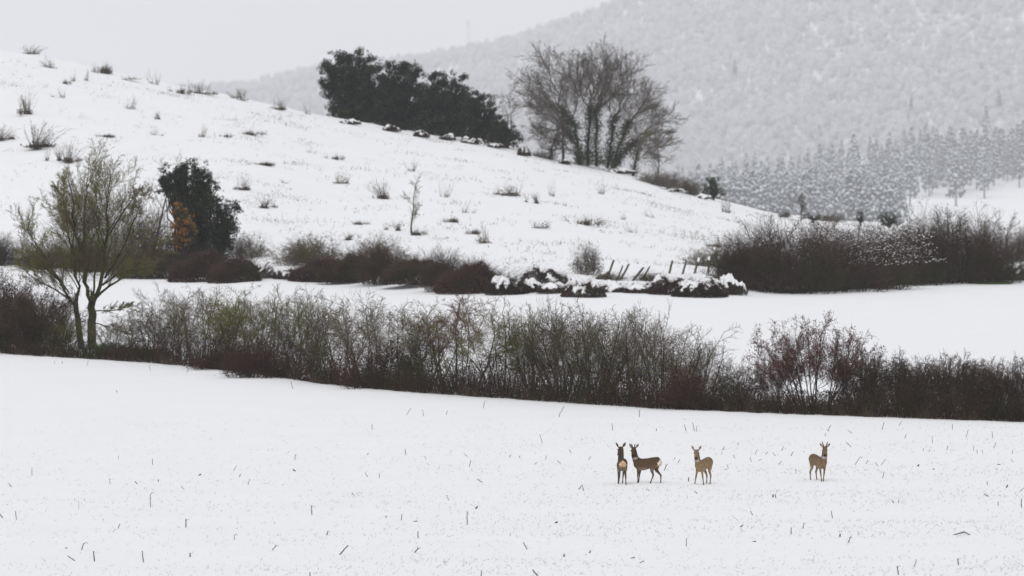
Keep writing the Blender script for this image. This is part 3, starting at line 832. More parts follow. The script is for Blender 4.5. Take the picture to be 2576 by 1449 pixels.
def bare_oak():
    rng = random.Random(311); nr = np.random.RandomState(311)
    Y = 486.0
    cq = lambda a, b: (1195 + a * .3473, b * .3473)
    bq0 = cq(880, 1190)
    p = GY(bq0[0], Y); bq = (bq0[0], HOR + FQ * (CAMZ - p[2]) / p[1])
    f0 = tree_local(bq, p, rng, 1)
    f = lambda P, y0=0., y1=0.: f0([cq(*a) for a in P], y0, y1)
    S = dict(TREE_S); S['nseg'] = (6, 5, 3, 2, 1); S['rmin'] = (0, .026, .017, .0125, .0105); S['nchild'] = (8, 6, 5, 4); S['angle'] = ((18, 50), (20, 50), (22, 55), (25, 60)); S['wander'] = (.1, .09, .12, .16, .2)
    gt = Geo()
    out = [[] for _ in range(5)]
    root = empty('bare_tree', p)
    tag(root, 'great spreading bare tree with ivy-covered stems on the hill crest', 'tree')
    ivy = Geo()
    L = [([(745, 1190), (730, 900), (690, 820), (610, 740), (590, 620), (540, 500), (505, 380)], .24, .04, -.4, -2.2, 22, 1),
         ([(690, 820), (735, 720), (740, 600), (700, 500)], .10, .03, -.6, .8, 10, 0),
         ([(815, 1200), (820, 900), (830, 730), (850, 640), (858, 520), (840, 400)], .26, .04, .2, .6, 18, 1),
         ([(830, 730), (780, 680), (765, 600), (720, 540), (650, 440), (600, 370)], .12, .03, .3, 2.2, 16, 0),
         ([(765, 600), (730, 430), (740, 330)], .08, .03, .3, -1.2, 11, 0),
         ([(880, 1205), (880, 900), (875, 780), (890, 680), (950, 600), (990, 480), (975, 360)], .26, .04, -.2, -1.6, 20, 1),
         ([(890, 680), (900, 500), (945, 360)], .09, .03, -.4, 1.5, 12, 0),
         ([(960, 1215), (1000, 950), (1010, 830), (1050, 700), (1130, 550), (1120, 450)], .22, .035, .5, 2.4, 19, 1),
         ([(1000, 1215), (1060, 950), (1110, 870), (1190, 760), (1250, 650), (1270, 600)], .22, .035, -.5, -2.4, 18, 1),
         ([(1010, 1220), (1100, 1040), (1180, 1010), (1220, 930), (1320, 860), (1420, 810)], .16, .03, .2, 1.2, 17, 1),
         ([(1190, 760), (1300, 720), (1380, 760)], .07, .02, -1.5, -2.6, 9, 0),
         ([(1220, 930), (1330, 940), (1420, 920)], .05, .02, .5, -.8, 8, 0),
         ([(760, 1190), (690, 950), (640, 880), (560, 700), (430, 650), (365, 560)], .18, .03, .3, 2.6, 18, 1),
         ([(690, 960), (560, 800), (420, 740), (365, 640)], .10, .03, 0, -2.0, 14, 0),
         ([(590, 620), (480, 560), (420, 490)], .07, .02, -1.5, -2.5, 9, 0),
         ([(1050, 700), (1040, 560), (1060, 450)], .07, .02, 1.5, -.5, 9, 0),
         ([(660, 900), (560, 900), (440, 880)], .06, .02, 0, 1.4, 9, 0),
         ([(740, 1120), (640, 1020), (540, 960), (430, 940)], .07, .02, .4, -1.4, 13, 0),
         ([(770, 1150), (700, 1090), (620, 1060), (520, 1060)], .05, .02, -.4, 1.2, 11, 0),
         ([(1010, 1160), (1150, 1090), (1280, 1040), (1400, 1040)], .06, .02, .4, -1.4, 13, 0),
         ([(1100, 1040), (1230, 1000), (1360, 980)], .05, .02, .4, 1.4, 11, 0),
         ([(620, 760), (500, 720), (390, 700)], .06, .02, -1.2, -2.4, 11, 0),
         ([(850, 640), (800, 500), (810, 380)], .06, .02, .4, 1.8, 10, 0),
         ([(1010, 830), (960, 700), (1000, 600)], .06, .02, .4, -1.2, 10, 0)]
    tr = []
    for i, (P, r0, r1, y0, y1, nch, iv) in enumerate(L):
        C, R = limb(out, rng, f(P, y0, y1), r0 * .56, r1 * .8, S, int(nch * 1.25), 0, lenr=(.24, .42) if iv else (.34, .6), t0=.35 if iv else .1)
        pipe(gt, C, R, 6)
        if iv:
            m = int(len(C) * .55)
            ivy_on(ivy, C[:m], R[:m], nr, 1900, .17)
    trunk = gt.build('trunk', M['grey_bark'], root, smooth=True)
    g = Geo(); tubes(g, out[1] + out[2], 3); g.build('branches', M['grey_bark'], root)['kind'] = 'stuff'
    g = Geo(); tubes(g, out[3] + out[4], 3)
    for cx, cz, rx, rz in ((-3.2, 6.2, 2.6, 3.2), (-.6, 8.0, 3.2, 3.0), (2.2, 7.0, 2.8, 3.0), (4.0, 4.8, 2.2, 2.4), (-4.0, 4.0, 1.8, 2.0)):
        spray(g, nr, 2200, (cx, 0, cz), (rx, 2.6, rz), .0085, .62, .45, .4)
    g.build('twigs', M['oak_twig'], root)['kind'] = 'stuff'
    P = np.array(f([(a, 1190 - abs(nr.normal()) * 90) for a in nr.uniform(720, 1060, 2600)]))
    P[:, 1] = nr.normal(0, .6, len(P))
    leaves(ivy, P, .17, nr, .8)
    ivy.build('ivy', M['ivy'], trunk)['kind'] = 'stuff'
    root.scale = (.96, 1, .885)
bare_oak()

def small_tree(name, label, qx, Y, ytop, width, seed, mats, ivy=0, lean=0.0, trunk=.5, r=.09, group=None):
    """single-stemmed bare tree"""
    rng = random.Random(seed); nr = np.random.RandomState(seed)
    p = GY(qx, Y); s = ppm(Y); yb = HOR + FQ * (CAMZ - p[2]) / Y; h = (yb - ytop) / s; w = width / s
    S = dict(TREE_S); k = 1.0 if Y < 400 else 1.4
    S['nseg'] = (6, 4, 3, 2); S['nchild'] = (13, 7, 5); S['lenr'] = ((.28 * w / h * 1.6, .5 * w / h * 1.6), (.35, .6), (.4, .7)); S['rmin'] = (0, .014 * k, .010 * k, .0085 * k); S['t0'] = (trunk, .2, .15); S['taper'] = (.85, .7, .6, .6)
    out = [[] for _ in range(4)]
    grow(out, rng, (0, 0, -.1), norm3(lean, 0, 1), h, r, 0, S)
    root = empty(name, p); tag(root, label, 'tree', group)
    g = Geo(); tubes(g, out[0], 5); trunk = g.build('trunk', M[mats[0]], root)
    g = Geo(); tubes(g, out[1] + out[2] + out[3], 3); g.build('twigs', M[mats[1]], root)['kind'] = 'stuff'
    if ivy:
        C = np.array([q[:3] for q in out[0]]); g = Geo(); ivy_on(g, C, np.full(len(C), r), nr, ivy, .12); g.build('ivy', M['ivy'], trunk)['kind'] = 'stuff'
small_tree('small_tree', 'slim dark upright tree among the left stems of the great bare tree', 1417, 488, 245, 90, 321, ('dark_bark', 'grey_twig'), r=.13)
small_tree('small_tree', 'short ivy-stemmed tree at the right foot of the great bare tree', 1592, 484, 345, 150, 322, ('dark_bark', 'grey_twig'), ivy=500, lean=.05, trunk=.3, r=.13)
small_tree('small_tree', 'low bare tree spreading right beside the ivy-stemmed short tree', 1650, 484, 365, 110, 329, ('dark_bark', 'grey_twig'), lean=.15, trunk=.2, r=.08)
small_tree('small_tree', 'ivy-wrapped stub tree between the evergreens and the great bare tree', 1386, 487, 320, 60, 323, ('dark_bark', 'grey_twig'), ivy=400, trunk=.4, r=.11)
small_tree('small_tree', 'faint thin tree just right of the evergreen clump', 1293, 500, 235, 95, 324, ('grey_bark', 'grey_twig'), trunk=.25, r=.07)
small_tree('small_tree', 'small greenish bare tree standing alone in the middle of the hillside', 1035, G(1035, 588)[1], 458, 70, 325, ('moss_bark', 'olive_twig'), trunk=.15, r=.07)
small_tree('small_tree', 'small bare tree on the skyline above the big right thicket', 2015, 476, 500, 40, 326, ('dark_bark', 'grey_twig'), trunk=.3, r=.06)
small_tree('small_tree', 'grey leafless tree left of the dark evergreen with orange leaves', 385, 352, 405, 150, 327, ('grey_bark', 'grey_twig'), trunk=.25, r=.10)
small_tree('small_tree', 'gaunt small tree behind the right end of the big thicket', 2535, 355, 545, 60, 328, ('dark_bark', 'grey_twig'), trunk=.35, r=.06)

# ------------------------------------------------------------------ evergreen trees
def evergreen(name, label, qx, Y, lobes, seed, leaf='holm_leaf', dens=1.0, base_y=None, trunk_r=.22, group=None, snow=0, ls=.2, branches=True):
    """lobes: (centre x, centre y, half width, half height) in picture units"""
    rng = random.Random(seed); nr = np.random.RandomState(seed)
    p = GY(qx, Y); s = ppm(Y); yb = HOR + FQ * (CAMZ - p[2]) / Y
    root = empty(name, p); tag(root, label, 'tree', group)
    g = Geo(); segs = []; tops = []
    for (cx, cy, rx, ry) in lobes:
        c = np.array([(cx - qx) / s, 0, (yb - cy) / s]); R = np.array([rx / s, (rx + ry) * .45 / s, ry / s])
        ncl = max(8, int(36 * dens * (R[0] * R[2]) ** .62))
        for k in range(ncl):
            d = nr.normal(size=3); d /= np.linalg.norm(d)
            q = c + d * R * (nr.uniform(.70, 1.0) if k % 4 else nr.uniform(.2, .7))
            if q[2] < .1: q[2] = .1 + abs(nr.normal()) * .2
            cr = nr.uniform(.22, .56) * min(1.0, R.min() * .55 + .15)
            if k % 4 == 1: q = c + d * R * nr.uniform(1.0, 1.2); cr *= .62
            nl = int((190 if k % 4 != 1 else 85) * dens * cr * cr / .2 * nr.uniform(.6, 1.2))
            dd = nr.normal(size=(nl, 3)); dd /= np.linalg.norm(dd, axis=1, keepdims=True)
            Q = q + dd * cr * (nr.uniform(0, 1, (nl, 1)) ** .5) * [1.15, 1.15, .95]
            leaves(g, Q[Q[:, 2] > .03], ls, nr, .62)
            tops.append((q, cr))
            b0 = np.array([0, 0, max(.3, c[2] * .35)]); m = (b0 + q) * .5 + nr.normal(size=3) * .2
            if branches and k % 2 == 0: segs += [(*b0, *m, .06, .04), (*m, *q, .04, .012)]
    cz = np.mean([(yb - l[1]) / s for l in lobes])
    tg = Geo(); tubes(tg, [(0, 0, -.1, .05, 0, cz * .5, trunk_r, trunk_r * .75), (.05, 0, cz * .5, 0, .05, cz * 1.1, trunk_r * .75, trunk_r * .3)], 7)
    tubes(tg, segs, 4)
    tg.build('trunk', M['dark_bark'], root)
    crown = g.build('crown', M[leaf], root); crown['kind'] = 'stuff'
    if snow:
        k = [tops[i] for i in nr.permutation(len(tops))[:snow]]
        sg = Geo(); blobs(sg, [q + np.array([nr.normal() * cr * .3, -cr * .8, cr * .35]) for q, cr in k], np.array([[cr * .22 * nr.uniform(.5, 1.3), cr * .2, cr * .11] for q, cr in k]), nr, ICO1)
        sg.build('snow_cap', M['snowlump'], crown, smooth=True)['kind'] = 'stuff'
    return root
EG = 'evergreen oaks clumped on the hill crest'
evergreen('evergreen_oak', 'tallest evergreen oak at the left end of the crest clump', 900, 497, [(850, 185, 44, 50), (905, 175, 50, 48), (880, 235, 62, 50), (930, 250, 55, 55), (860, 275, 42, 30), (895, 288, 64, 34), (838, 225, 26, 30), (930, 300, 50, 26), (955, 235, 36, 46), (960, 285, 40, 36)], 401, group=EG, dens=1.05)
evergreen('evergreen_oak', 'round-topped evergreen oak second from the left in the crest clump', 1005, 494, [(985, 195, 42, 42), (1030, 200, 38, 44), (1000, 255, 56, 50), (1040, 270, 45, 50), (985, 300, 60, 36), (1030, 318, 50, 24), (1065, 262, 26, 40), (1070, 310, 36, 30)], 402, group=EG, snow=4)
evergreen('evergreen_oak', 'evergreen oak in the middle of the crest clump beside the notch', 1115, 492, [(1100, 205, 30, 30), (1145, 215, 36, 34), (1095, 260, 48, 48), (1150, 270, 48, 50), (1120, 312, 66, 38), (1160, 335, 50, 24), (1075, 320, 40, 28), (1178, 290, 30, 40)], 403, group=EG, snow=7)
evergreen('evergreen_oak', 'lower evergreen oak second from the right in the crest clump', 1212, 490, [(1185, 255, 30, 30), (1220, 268, 36, 34), (1200, 305, 46, 42), (1240, 320, 40, 40), (1205, 340, 50, 24), (1250, 345, 44, 24)], 404, group=EG, snow=5)
evergreen('evergreen_oak', 'lowest evergreen oak at the right foot of the crest clump', 1275, 488, [(1262, 318, 34, 28), (1290, 340, 30, 26), (1255, 350, 40, 22)], 405, group=EG, snow=2)
evergreen('evergreen_bush', 'round dark evergreen bush alone on the falling crest at right', 1795, 484, [(1793, 462, 24, 24), (1805, 480, 22, 20), (1780, 484, 18, 16)], 406, ls=.16, trunk_r=.1, leaf='ivy')
evergreen('evergreen_bush', 'small round evergreen bush on a short stem above the big thicket', 2165, 474, [(2163, 540, 13, 13), (2168, 552, 12, 10)], 407, ls=.13, trunk_r=.09)
evergreen('evergreen_bush', 'wide evergreen bush above the snow-flecked part of the big thicket', 2237, 474, [(2222, 542, 18, 17), (2250, 545, 18, 16), (2240, 560, 30, 14)], 408, ls=.14, trunk_r=.1, leaf='ivy')
evergreen('evergreen_bush', 'low olive bush beside the small skyline tree at right', 2045, 474, [(2035, 545, 16, 12), (2060, 548, 14, 11)], 409, ls=.14, trunk_r=.08, leaf='ivy')

# evergreen with an orange-leaved neighbour, mid row left
evergreen('ivy_clad_evergreen', 'dark mushroom-shaped evergreen above the orange leaves at left', 470, 346, [(435, 445, 38, 34), (490, 432, 40, 30), (465, 478, 62, 34), (520, 465, 30, 30), (475, 515, 44, 30), (500, 555, 44, 44), (470, 620, 55, 44), (425, 470, 28, 26), (510, 500, 34, 34), (520, 600, 40, 44)], 411, leaf='holm_dark', dens=1.6, ls=.15, trunk_r=.26)
evergreen('ivy_clad_evergreen', 'smaller dark evergreen leaning out right below the mushroom-shaped one', 552, 344, [(530, 515, 40, 28), (567, 528, 36, 34), (562, 570, 38, 36), (577, 600, 26, 36), (545, 605, 24, 38), (556, 645, 18, 30)], 412, leaf='holm_dark', dens=1.5, ls=.14, trunk_r=.15)
evergreen('orange_leaved_tree', 'small tree still holding rusty orange leaves before the dark evergreen', 458, 340, [(450, 535, 20, 26), (462, 575, 32, 28), (455, 600, 28, 26), (475, 560, 20, 22)], 413, leaf='orange_leaf', dens=1.5, ls=.13, trunk_r=.07)
# ------------------------------------------------------------------ middle row along the foot of the hill
MR = 'brambles and brush along the foot of the hill'
MID = [   # name, centre, base y, width, top y, proto, nominal w, nominal h, label
    ('thicket', 20, 668, 130, 585, P_THICK[0], 4.2, 3.9, 'brown brush at the left picture edge behind the mossy tree'),
    ('thicket', 130, 676, 150, 610, P_THICK[2], 4.2, 4.4, 'brush low behind the left half of the mossy tree crown'),
    ('thicket', 250, 684, 160, 605, P_THICK[0], 4.2, 3.9, 'brush behind the right half of the mossy tree crown'),
    ('thicket', 350, 692, 160, 510, P_THICK[2], 4.2, 4.4, 'olive brush between the mossy tree and the dark evergreen'),
    ('bramble_mound', 420, 702, 200, 622, P_BRAM[0], 2.6, 1.3, 'dark bramble bank under the mushroom-shaped evergreen'),
    ('bramble_mound', 530, 709, 180, 628, P_BRAM[1], 2.6, 1.3, 'dark bramble bank under the leaning smaller evergreen'),
    ('bramble_mound', 590, 711, 110, 642, P_BRAM[0], 2.6, 1.3, 'tapering right end of the bramble bank under the evergreens'),
    ('snowy_bramble', 660, 700, 60, 660, P_BRAMS[0], 2.8, 1.4, 'small dark snowy bramble right of the evergreens, left of its twin'),
    ('snowy_bramble', 722, 704, 66, 668, P_BRAMS[1], 2.8, 1.4, 'small dark bramble with snow above, right one of its pair'),
    ('twiggy_brush', 655, 650, 90, 588, P_TWIGGY[0], 3.2, 2.1, 'pale twiggy bush on the slope right of the leaning evergreen'),
    ('twiggy_brush', 770, 668, 130, 600, P_TWIGGY[1], 3.2, 2.1, 'grey twiggy brush left end above the long bramble'),
    ('twiggy_brush', 835, 664, 130, 592, P_TWIGGY[0], 3.2, 2.1, 'grey twiggy brush right of centre above the long bramble'),
    ('bramble_mound', 810, 709, 140, 645, P_BRAM[0], 2.8, 1.4, 'dark bramble at the left end of the long dark row'),
    ('bramble_mound', 885, 712, 150, 636, P_BRAM[1], 2.6, 1.3, 'brown bramble second in the long dark row'),
    ('twiggy_brush', 930, 670, 120, 595, P_TWIGGY[1], 3.2, 2.1, 'loose brush rising above the brown bramble of the long row'),
    ('thicket', 975, 714, 140, 608, P_THICK[0], 4.2, 3.9, 'tallest dark brush in the long row under the small hillside tree'),
    ('bramble_mound', 1060, 722, 170, 645, P_BRAM[0], 2.6, 1.3, 'dark bramble right of the tallest brush in the long row'),
    ('thicket', 1150, 732, 140, 628, P_THICK[0], 4.2, 3.9, 'dome-topped purplish brush in the long row'),
    ('bramble_mound', 1205, 738, 190, 655, P_BRAM[1], 2.6, 1.3, 'red-brown bramble sloping down right of the dome-topped brush'),
    ('bramble_mound', 1275, 742, 100, 680, P_BRAMS[1], 2.8, 1.4, 'speckled end of the long bramble row dusted with snow'),
    ('snowy_bramble', 1325, 738, 100, 700, P_BRAML[0], 3.2, .9, 'snow-blanketed low bramble left of the dark square bramble'),
    ('snowy_bramble', 1370, 718, 110, 668, P_BRAMS[0], 2.8, 1.4, 'dark square bramble with snow on top left of the fence posts'),
    ('twiggy_brush', 1455, 688, 62, 612, P_TWIGGY[0], 3.2, 2.1, 'thin upright bush behind the leftmost fence post'),
    ('snowy_bramble', 1410, 738, 110, 702, P_BRAML[1], 3.2, .9, 'snowy low bramble under the dark square bramble'),
    ('snowy_bramble', 1468, 748, 105, 697, P_BRAMS[1], 2.8, 1.4, 'dark bramble patch in snow below the leftmost fence post'),
    ('snowy_bramble', 1545, 736, 90, 705, P_BRAML[0], 3.2, .9, 'snow-covered bramble below the leaning posts'),
    ('snowy_bramble', 1620, 738, 110, 706, P_BRAML[1], 3.2, .9, 'snow-covered bramble with two dark holes below the middle posts'),
    ('snowy_bramble', 1690, 742, 110, 690, P_BRAMS[0], 2.8, 1.4, 'half-bare red-brown bramble below the right group of posts'),
    ('snowy_bramble', 1760, 748, 130, 692, P_BRAMS[1], 2.8, 1.4, 'long snowy bramble sloping below the snow-topped posts'),
    ('snowy_bramble', 1820, 742, 110, 690, P_BRAML[0], 3.2, .9, 'thickly snow-covered bramble at the foot of the last posts'),
    ('twiggy_brush', 1560, 706, 70, 684, P_TWIGGY[0], 2.6, 1.3, 'low dry brush between the leaning posts'),
    ('twiggy_brush', 1650, 708, 80, 682, P_TWIGGY[1], 2.6, 1.3, 'low dry brush right of the pointed leaning post'),
    ('twiggy_brush', 1775, 672, 140, 618, P_TWIGGY[1], 2.8, 1.4, 'grey brush behind the right group of posts'),
    ('heather_mat', 1800, 622, 90, 598, P_MAT[1], 2.8, 1.4, 'small low brush on the slope above the posts'),
    ('thicket', 1862, 724, 120, 628, P_THICK[0], 4.2, 3.9, 'low brush sloping from the last fence posts up to the big thicket'),
    ('thicket', 1905, 728, 190, 590, P_THICK[0], 4.2, 3.9, 'left rounded shoulder of the big dark thicket'),
    ('thicket', 1985, 738, 240, 554, P_THICK[0], 4.2, 3.9, 'tall dark part of the big thicket above the green grass'),
    ('thicket', 2085, 734, 230, 562, P_THICK[1], 4.2, 3.9, 'lightly snow-flecked part of the big thicket'),
    ('thicket', 2180, 728, 230, 572, P_THICK[1], 4.2, 3.9, 'thickly snow-flecked part of the big thicket'),
    ('thicket', 2270, 718, 210, 572, P_THICK[1], 4.2, 3.9, 'snow-flecked brush where the big thicket meets the tall right one'),
    ('thicket', 2350, 712, 170, 520, P_THICK[2], 4.2, 4.4, 'tall bristly brush at the peak of the right thicket'),
    ('thicket', 2430, 714, 220, 528, P_THICK[2], 4.2, 4.4, 'broad brown brush right of the thicket peak'),
    ('thicket', 2505, 714, 120, 570, P_THICK[0], 4.2, 3.9, 'reddish brown brush at the right end of the thicket'),
    ('snowy_bramble', 2560, 706, 70, 660, P_BRAMS[0], 2.8, 1.4, 'snowy bramble at the right edge beside the thicket'),
    ('thicket', 2575, 660, 90, 568, P_THICK[2], 4.2, 4.4, 'brush cut by the right picture edge behind the thicket'),
]
for i, (nm, qx, qy, w, top, proto, bw, bh, lab) in enumerate(MID):
    p0 = G(qx, qy); p = GY(qx, p0[1] + w / ppm(p0[1]) * .22); s = ppm(p[1])
    h = (HOR + FQ * (CAMZ - p[2]) / p[1] - top) / s
    bw, bh = dims(proto); sx = w / s / bw * 1.15
    if nm == 'heather_mat': p = p0
    flip = -1 if i % 2 else 1
    place(proto, nm, p, rnd.uniform(-.4, .4) + (math.pi if i % 3 == 1 else 0), (sx, min(sx * 1.0, 1.1), h / bh), lab, 'bramble' if 'bramble' in nm else 'brush', MR)

# crest line brush, front of the evergreens and right of the bare tree
CREST = [(880, 312, 60, 14, P_BRAML[0], .9, 'snowy low bush under the tallest evergreen oak'), (985, 330, 56, 18, P_BRAMS[0], 1.4, 'reddish snowy bush under the second evergreen oak'),
         (1060, 344, 70, 22, P_BRAMS[1], 1.4, 'snowy bush in front of the notch between evergreens'), (1125, 352, 60, 18, P_BRAMS[0], 1.4, 'snowy bush under the middle evergreen oak'),
         (1190, 362, 70, 20, P_BRAML[1], .9, 'snowy low bush under the fourth evergreen oak'), (1250, 372, 60, 16, P_BRAMS[1], 1.4, 'snowy bush under the lowest evergreen oak'),
         (1318, 392, 50, 26, P_BRAMS[0], 1.4, 'dark bush just right of the lowest evergreen oak'), (1420, 412, 50, 18, P_BRAMS[1], 1.4, 'dark snowy bush left under the great bare tree'),
         (1380, 400, 60, 24, P_TWIGGY[0], 2.1, 'twiggy brush left under the great bare tree'), (1560, 436, 90, 14, P_BRAML[0], .9, 'snowy low bush right under the great bare tree'),
         (1650, 466, 110, 40, P_TWIGGY[1], 2.1, 'brown brush at the left of the crest brush row'), (1705, 480, 110, 44, P_TWIGGY[0], 2.1, 'brown brush in the middle of the crest brush row'),
         (1750, 492, 70, 36, P_TWIGGY[1], 2.1, 'brown brush at the right of the crest brush row'), (1690, 482, 90, 12, P_BRAML[1], .9, 'snowy mat below the crest brush row'),
         (1770, 500, 50, 14, P_BRAML[0], .9, 'snowy mat left of the lone round evergreen bush'), (2080, 556, 80, 18, P_TWIGGY[0], 2.1, 'low brush on the skyline left of the small stemmed evergreen'),
         (1965, 545, 50, 14, P_TWIGGY[1], 2.1, 'low brush on the skyline left of the small skyline tree')]
for i, (qx, qy, w, hq, proto, bh, lab) in enumerate(CREST):
    p = G(qx, qy + 1); s = ppm(p[1])
    place(proto, 'crest_bush', p, i * .7, (w / s / dims(proto)[0], w / s / dims(proto)[0] * .8, hq / s / dims(proto)[1]), lab, 'bush', 'low brush along the hill crest')

# ------------------------------------------------------------------ fence posts and fallen rail
POSTS = [  # top x, top y, foot x, foot y (enlarged view), snow, label
    (555, 295, 480, 490, 0, 'leftmost weathered fence post leaning right beside the thin upright bush'),
    (820, 297, 755, 470, 0, 'tall leaning fence post above the fallen rail'),
    (940, 362, 872, 530, 0, 'thin leaning fence post left of its thicker neighbour'),
    (1015, 340, 915, 535, 0, 'thick leaning fence post right of a thin one'),
    (1205, 385, 1065, 560, 0, 'fence post leaning most of all in the row'),
    (1288, 365, 1200, 530, 0, 'sharp-pointed leaning fence post'),
    (1578, 300, 1535, 465, 0, 'bare fence post fourth from the snow-white post counting leftwards beyond two'),
    (1757, 305, 1706, 475, 0, 'bare fence post next left of the snow-topped posts'),
    (1920, 285, 1860, 465, 1, 'leaning snow-topped fence post leftmost of the snowy ones'),
    (2052, 270, 2033, 465, 1, 'snow-topped fence post second of the snowy ones from left'),
    (2175, 262, 2165, 480, 1, 'dark upright fence post with a small snow cap'),
    (2322, 252, 2314, 490, 2, 'rightmost fence post plastered white with snow by the big thicket')]
POSTS[6] = POSTS[6][:5] + ('bare fence post standing alone right of the low dry brush',)
def posts():
    q = lambda a, b: ((2200 + a / 3.22) * .6289, (950 + b / 3.22) * .6289)
    for i, (tx, ty, fx, fy, sn, lab) in enumerate(POSTS):
        rng = random.Random(500 + i); nr = np.random.RandomState(500 + i)
        t, f = q(tx, ty), q(fx, fy)
        p = G(*f); s = ppm(p[1])
        top = np.array([(t[0] - f[0]) / s, rng.uniform(-.15, .15), (f[1] - t[1]) / s])
        r = .05 if i in (2, 5) else .07
        n = 6; C = [top * k / n + (nr.normal(size=3) * .006 if k else 0) for k in range(n + 1)]; C[0] = C[0] - top / np.linalg.norm(top) * .35
        g = Geo(); V = []; T = []; sd = 8
        x, y = frames(top[None]); x, y = x[0], y[0]
        ang = [2 * math.pi * k / sd for k in range(sd)]; wob = nr.uniform(.82, 1.15, sd)
        for k, c in enumerate(C):
            rr = r * (1 - .1 * k / n) * (.35 if (i == 5 and k == n) else 1)
            for j in range(sd): V.append(c + (x * math.cos(ang[j]) + y * math.sin(ang[j])) * rr * wob[j] + (top / np.linalg.norm(top) * .05 * math.sin(ang[j]) if k == n else 0))
        for k in range(n):
            for j in range(sd):
                a, b = k * sd + j, k * sd + (j + 1) % sd
                T += [[a, b, b + sd], [a, b + sd, a + sd]]
        V.append(C[-1]); e = len(V) - 1
        for j in range(sd): T.append([n * sd + j, n * sd + (j + 1) % sd, e])
        g.add(np.array(V), T)
        if sn:
            root = empty('fence_post', p); po = g.build('post', M['post_wood'], root)
            sg = Geo(); hgt = .16 if sn == 1 else .62
            m = 3 if sn == 1 else 8
            P = [C[-1] - top / np.linalg.norm(top) * hgt * k / m + np.array([-.02, -.035, .03]) for k in range(m)]
            blobs(sg, P, np.array([[r * 1.05, r * .95, .08]] * m), nr, ICO1, .15)
            sg.build('snow_cap', M['snowlump'], po, smooth=True)
            tag(root, lab, 'fence post', 'fence posts at the foot of the hill')
        else:
            o = g.build('fence_post', M['post_wood'], loc=p); tag(o, lab, 'fence post', 'fence posts at the foot of the hill')
    a, b = q(600, 540), q(765, 455)
    p = G(*a); s = ppm(p[1]); e = np.array([(b[0] - a[0]) / s, .2, (a[1] - b[1]) / s])
    g = Geo(); C = [e * k / 5 + np.array([0, 0, .05 * math.sin(k * 1.3)]) for k in range(6)]
    tubes(g, [(*C[k], *C[k + 1], .10, .095) for k in range(5)], 8)
    g.add(*[np.array([C[-1] + np.array([0, .09 * math.cos(6.283 * j / 8), .09 * math.sin(6.283 * j / 8)]) for j in range(8)]), [[0, j, j + 1] for j in range(1, 7)]])
    o = g.build('fallen_rail', M['post_wood'], loc=p); tag(o, 'thick fallen wooden rail propped against the tall leaning post', 'rail')
posts()

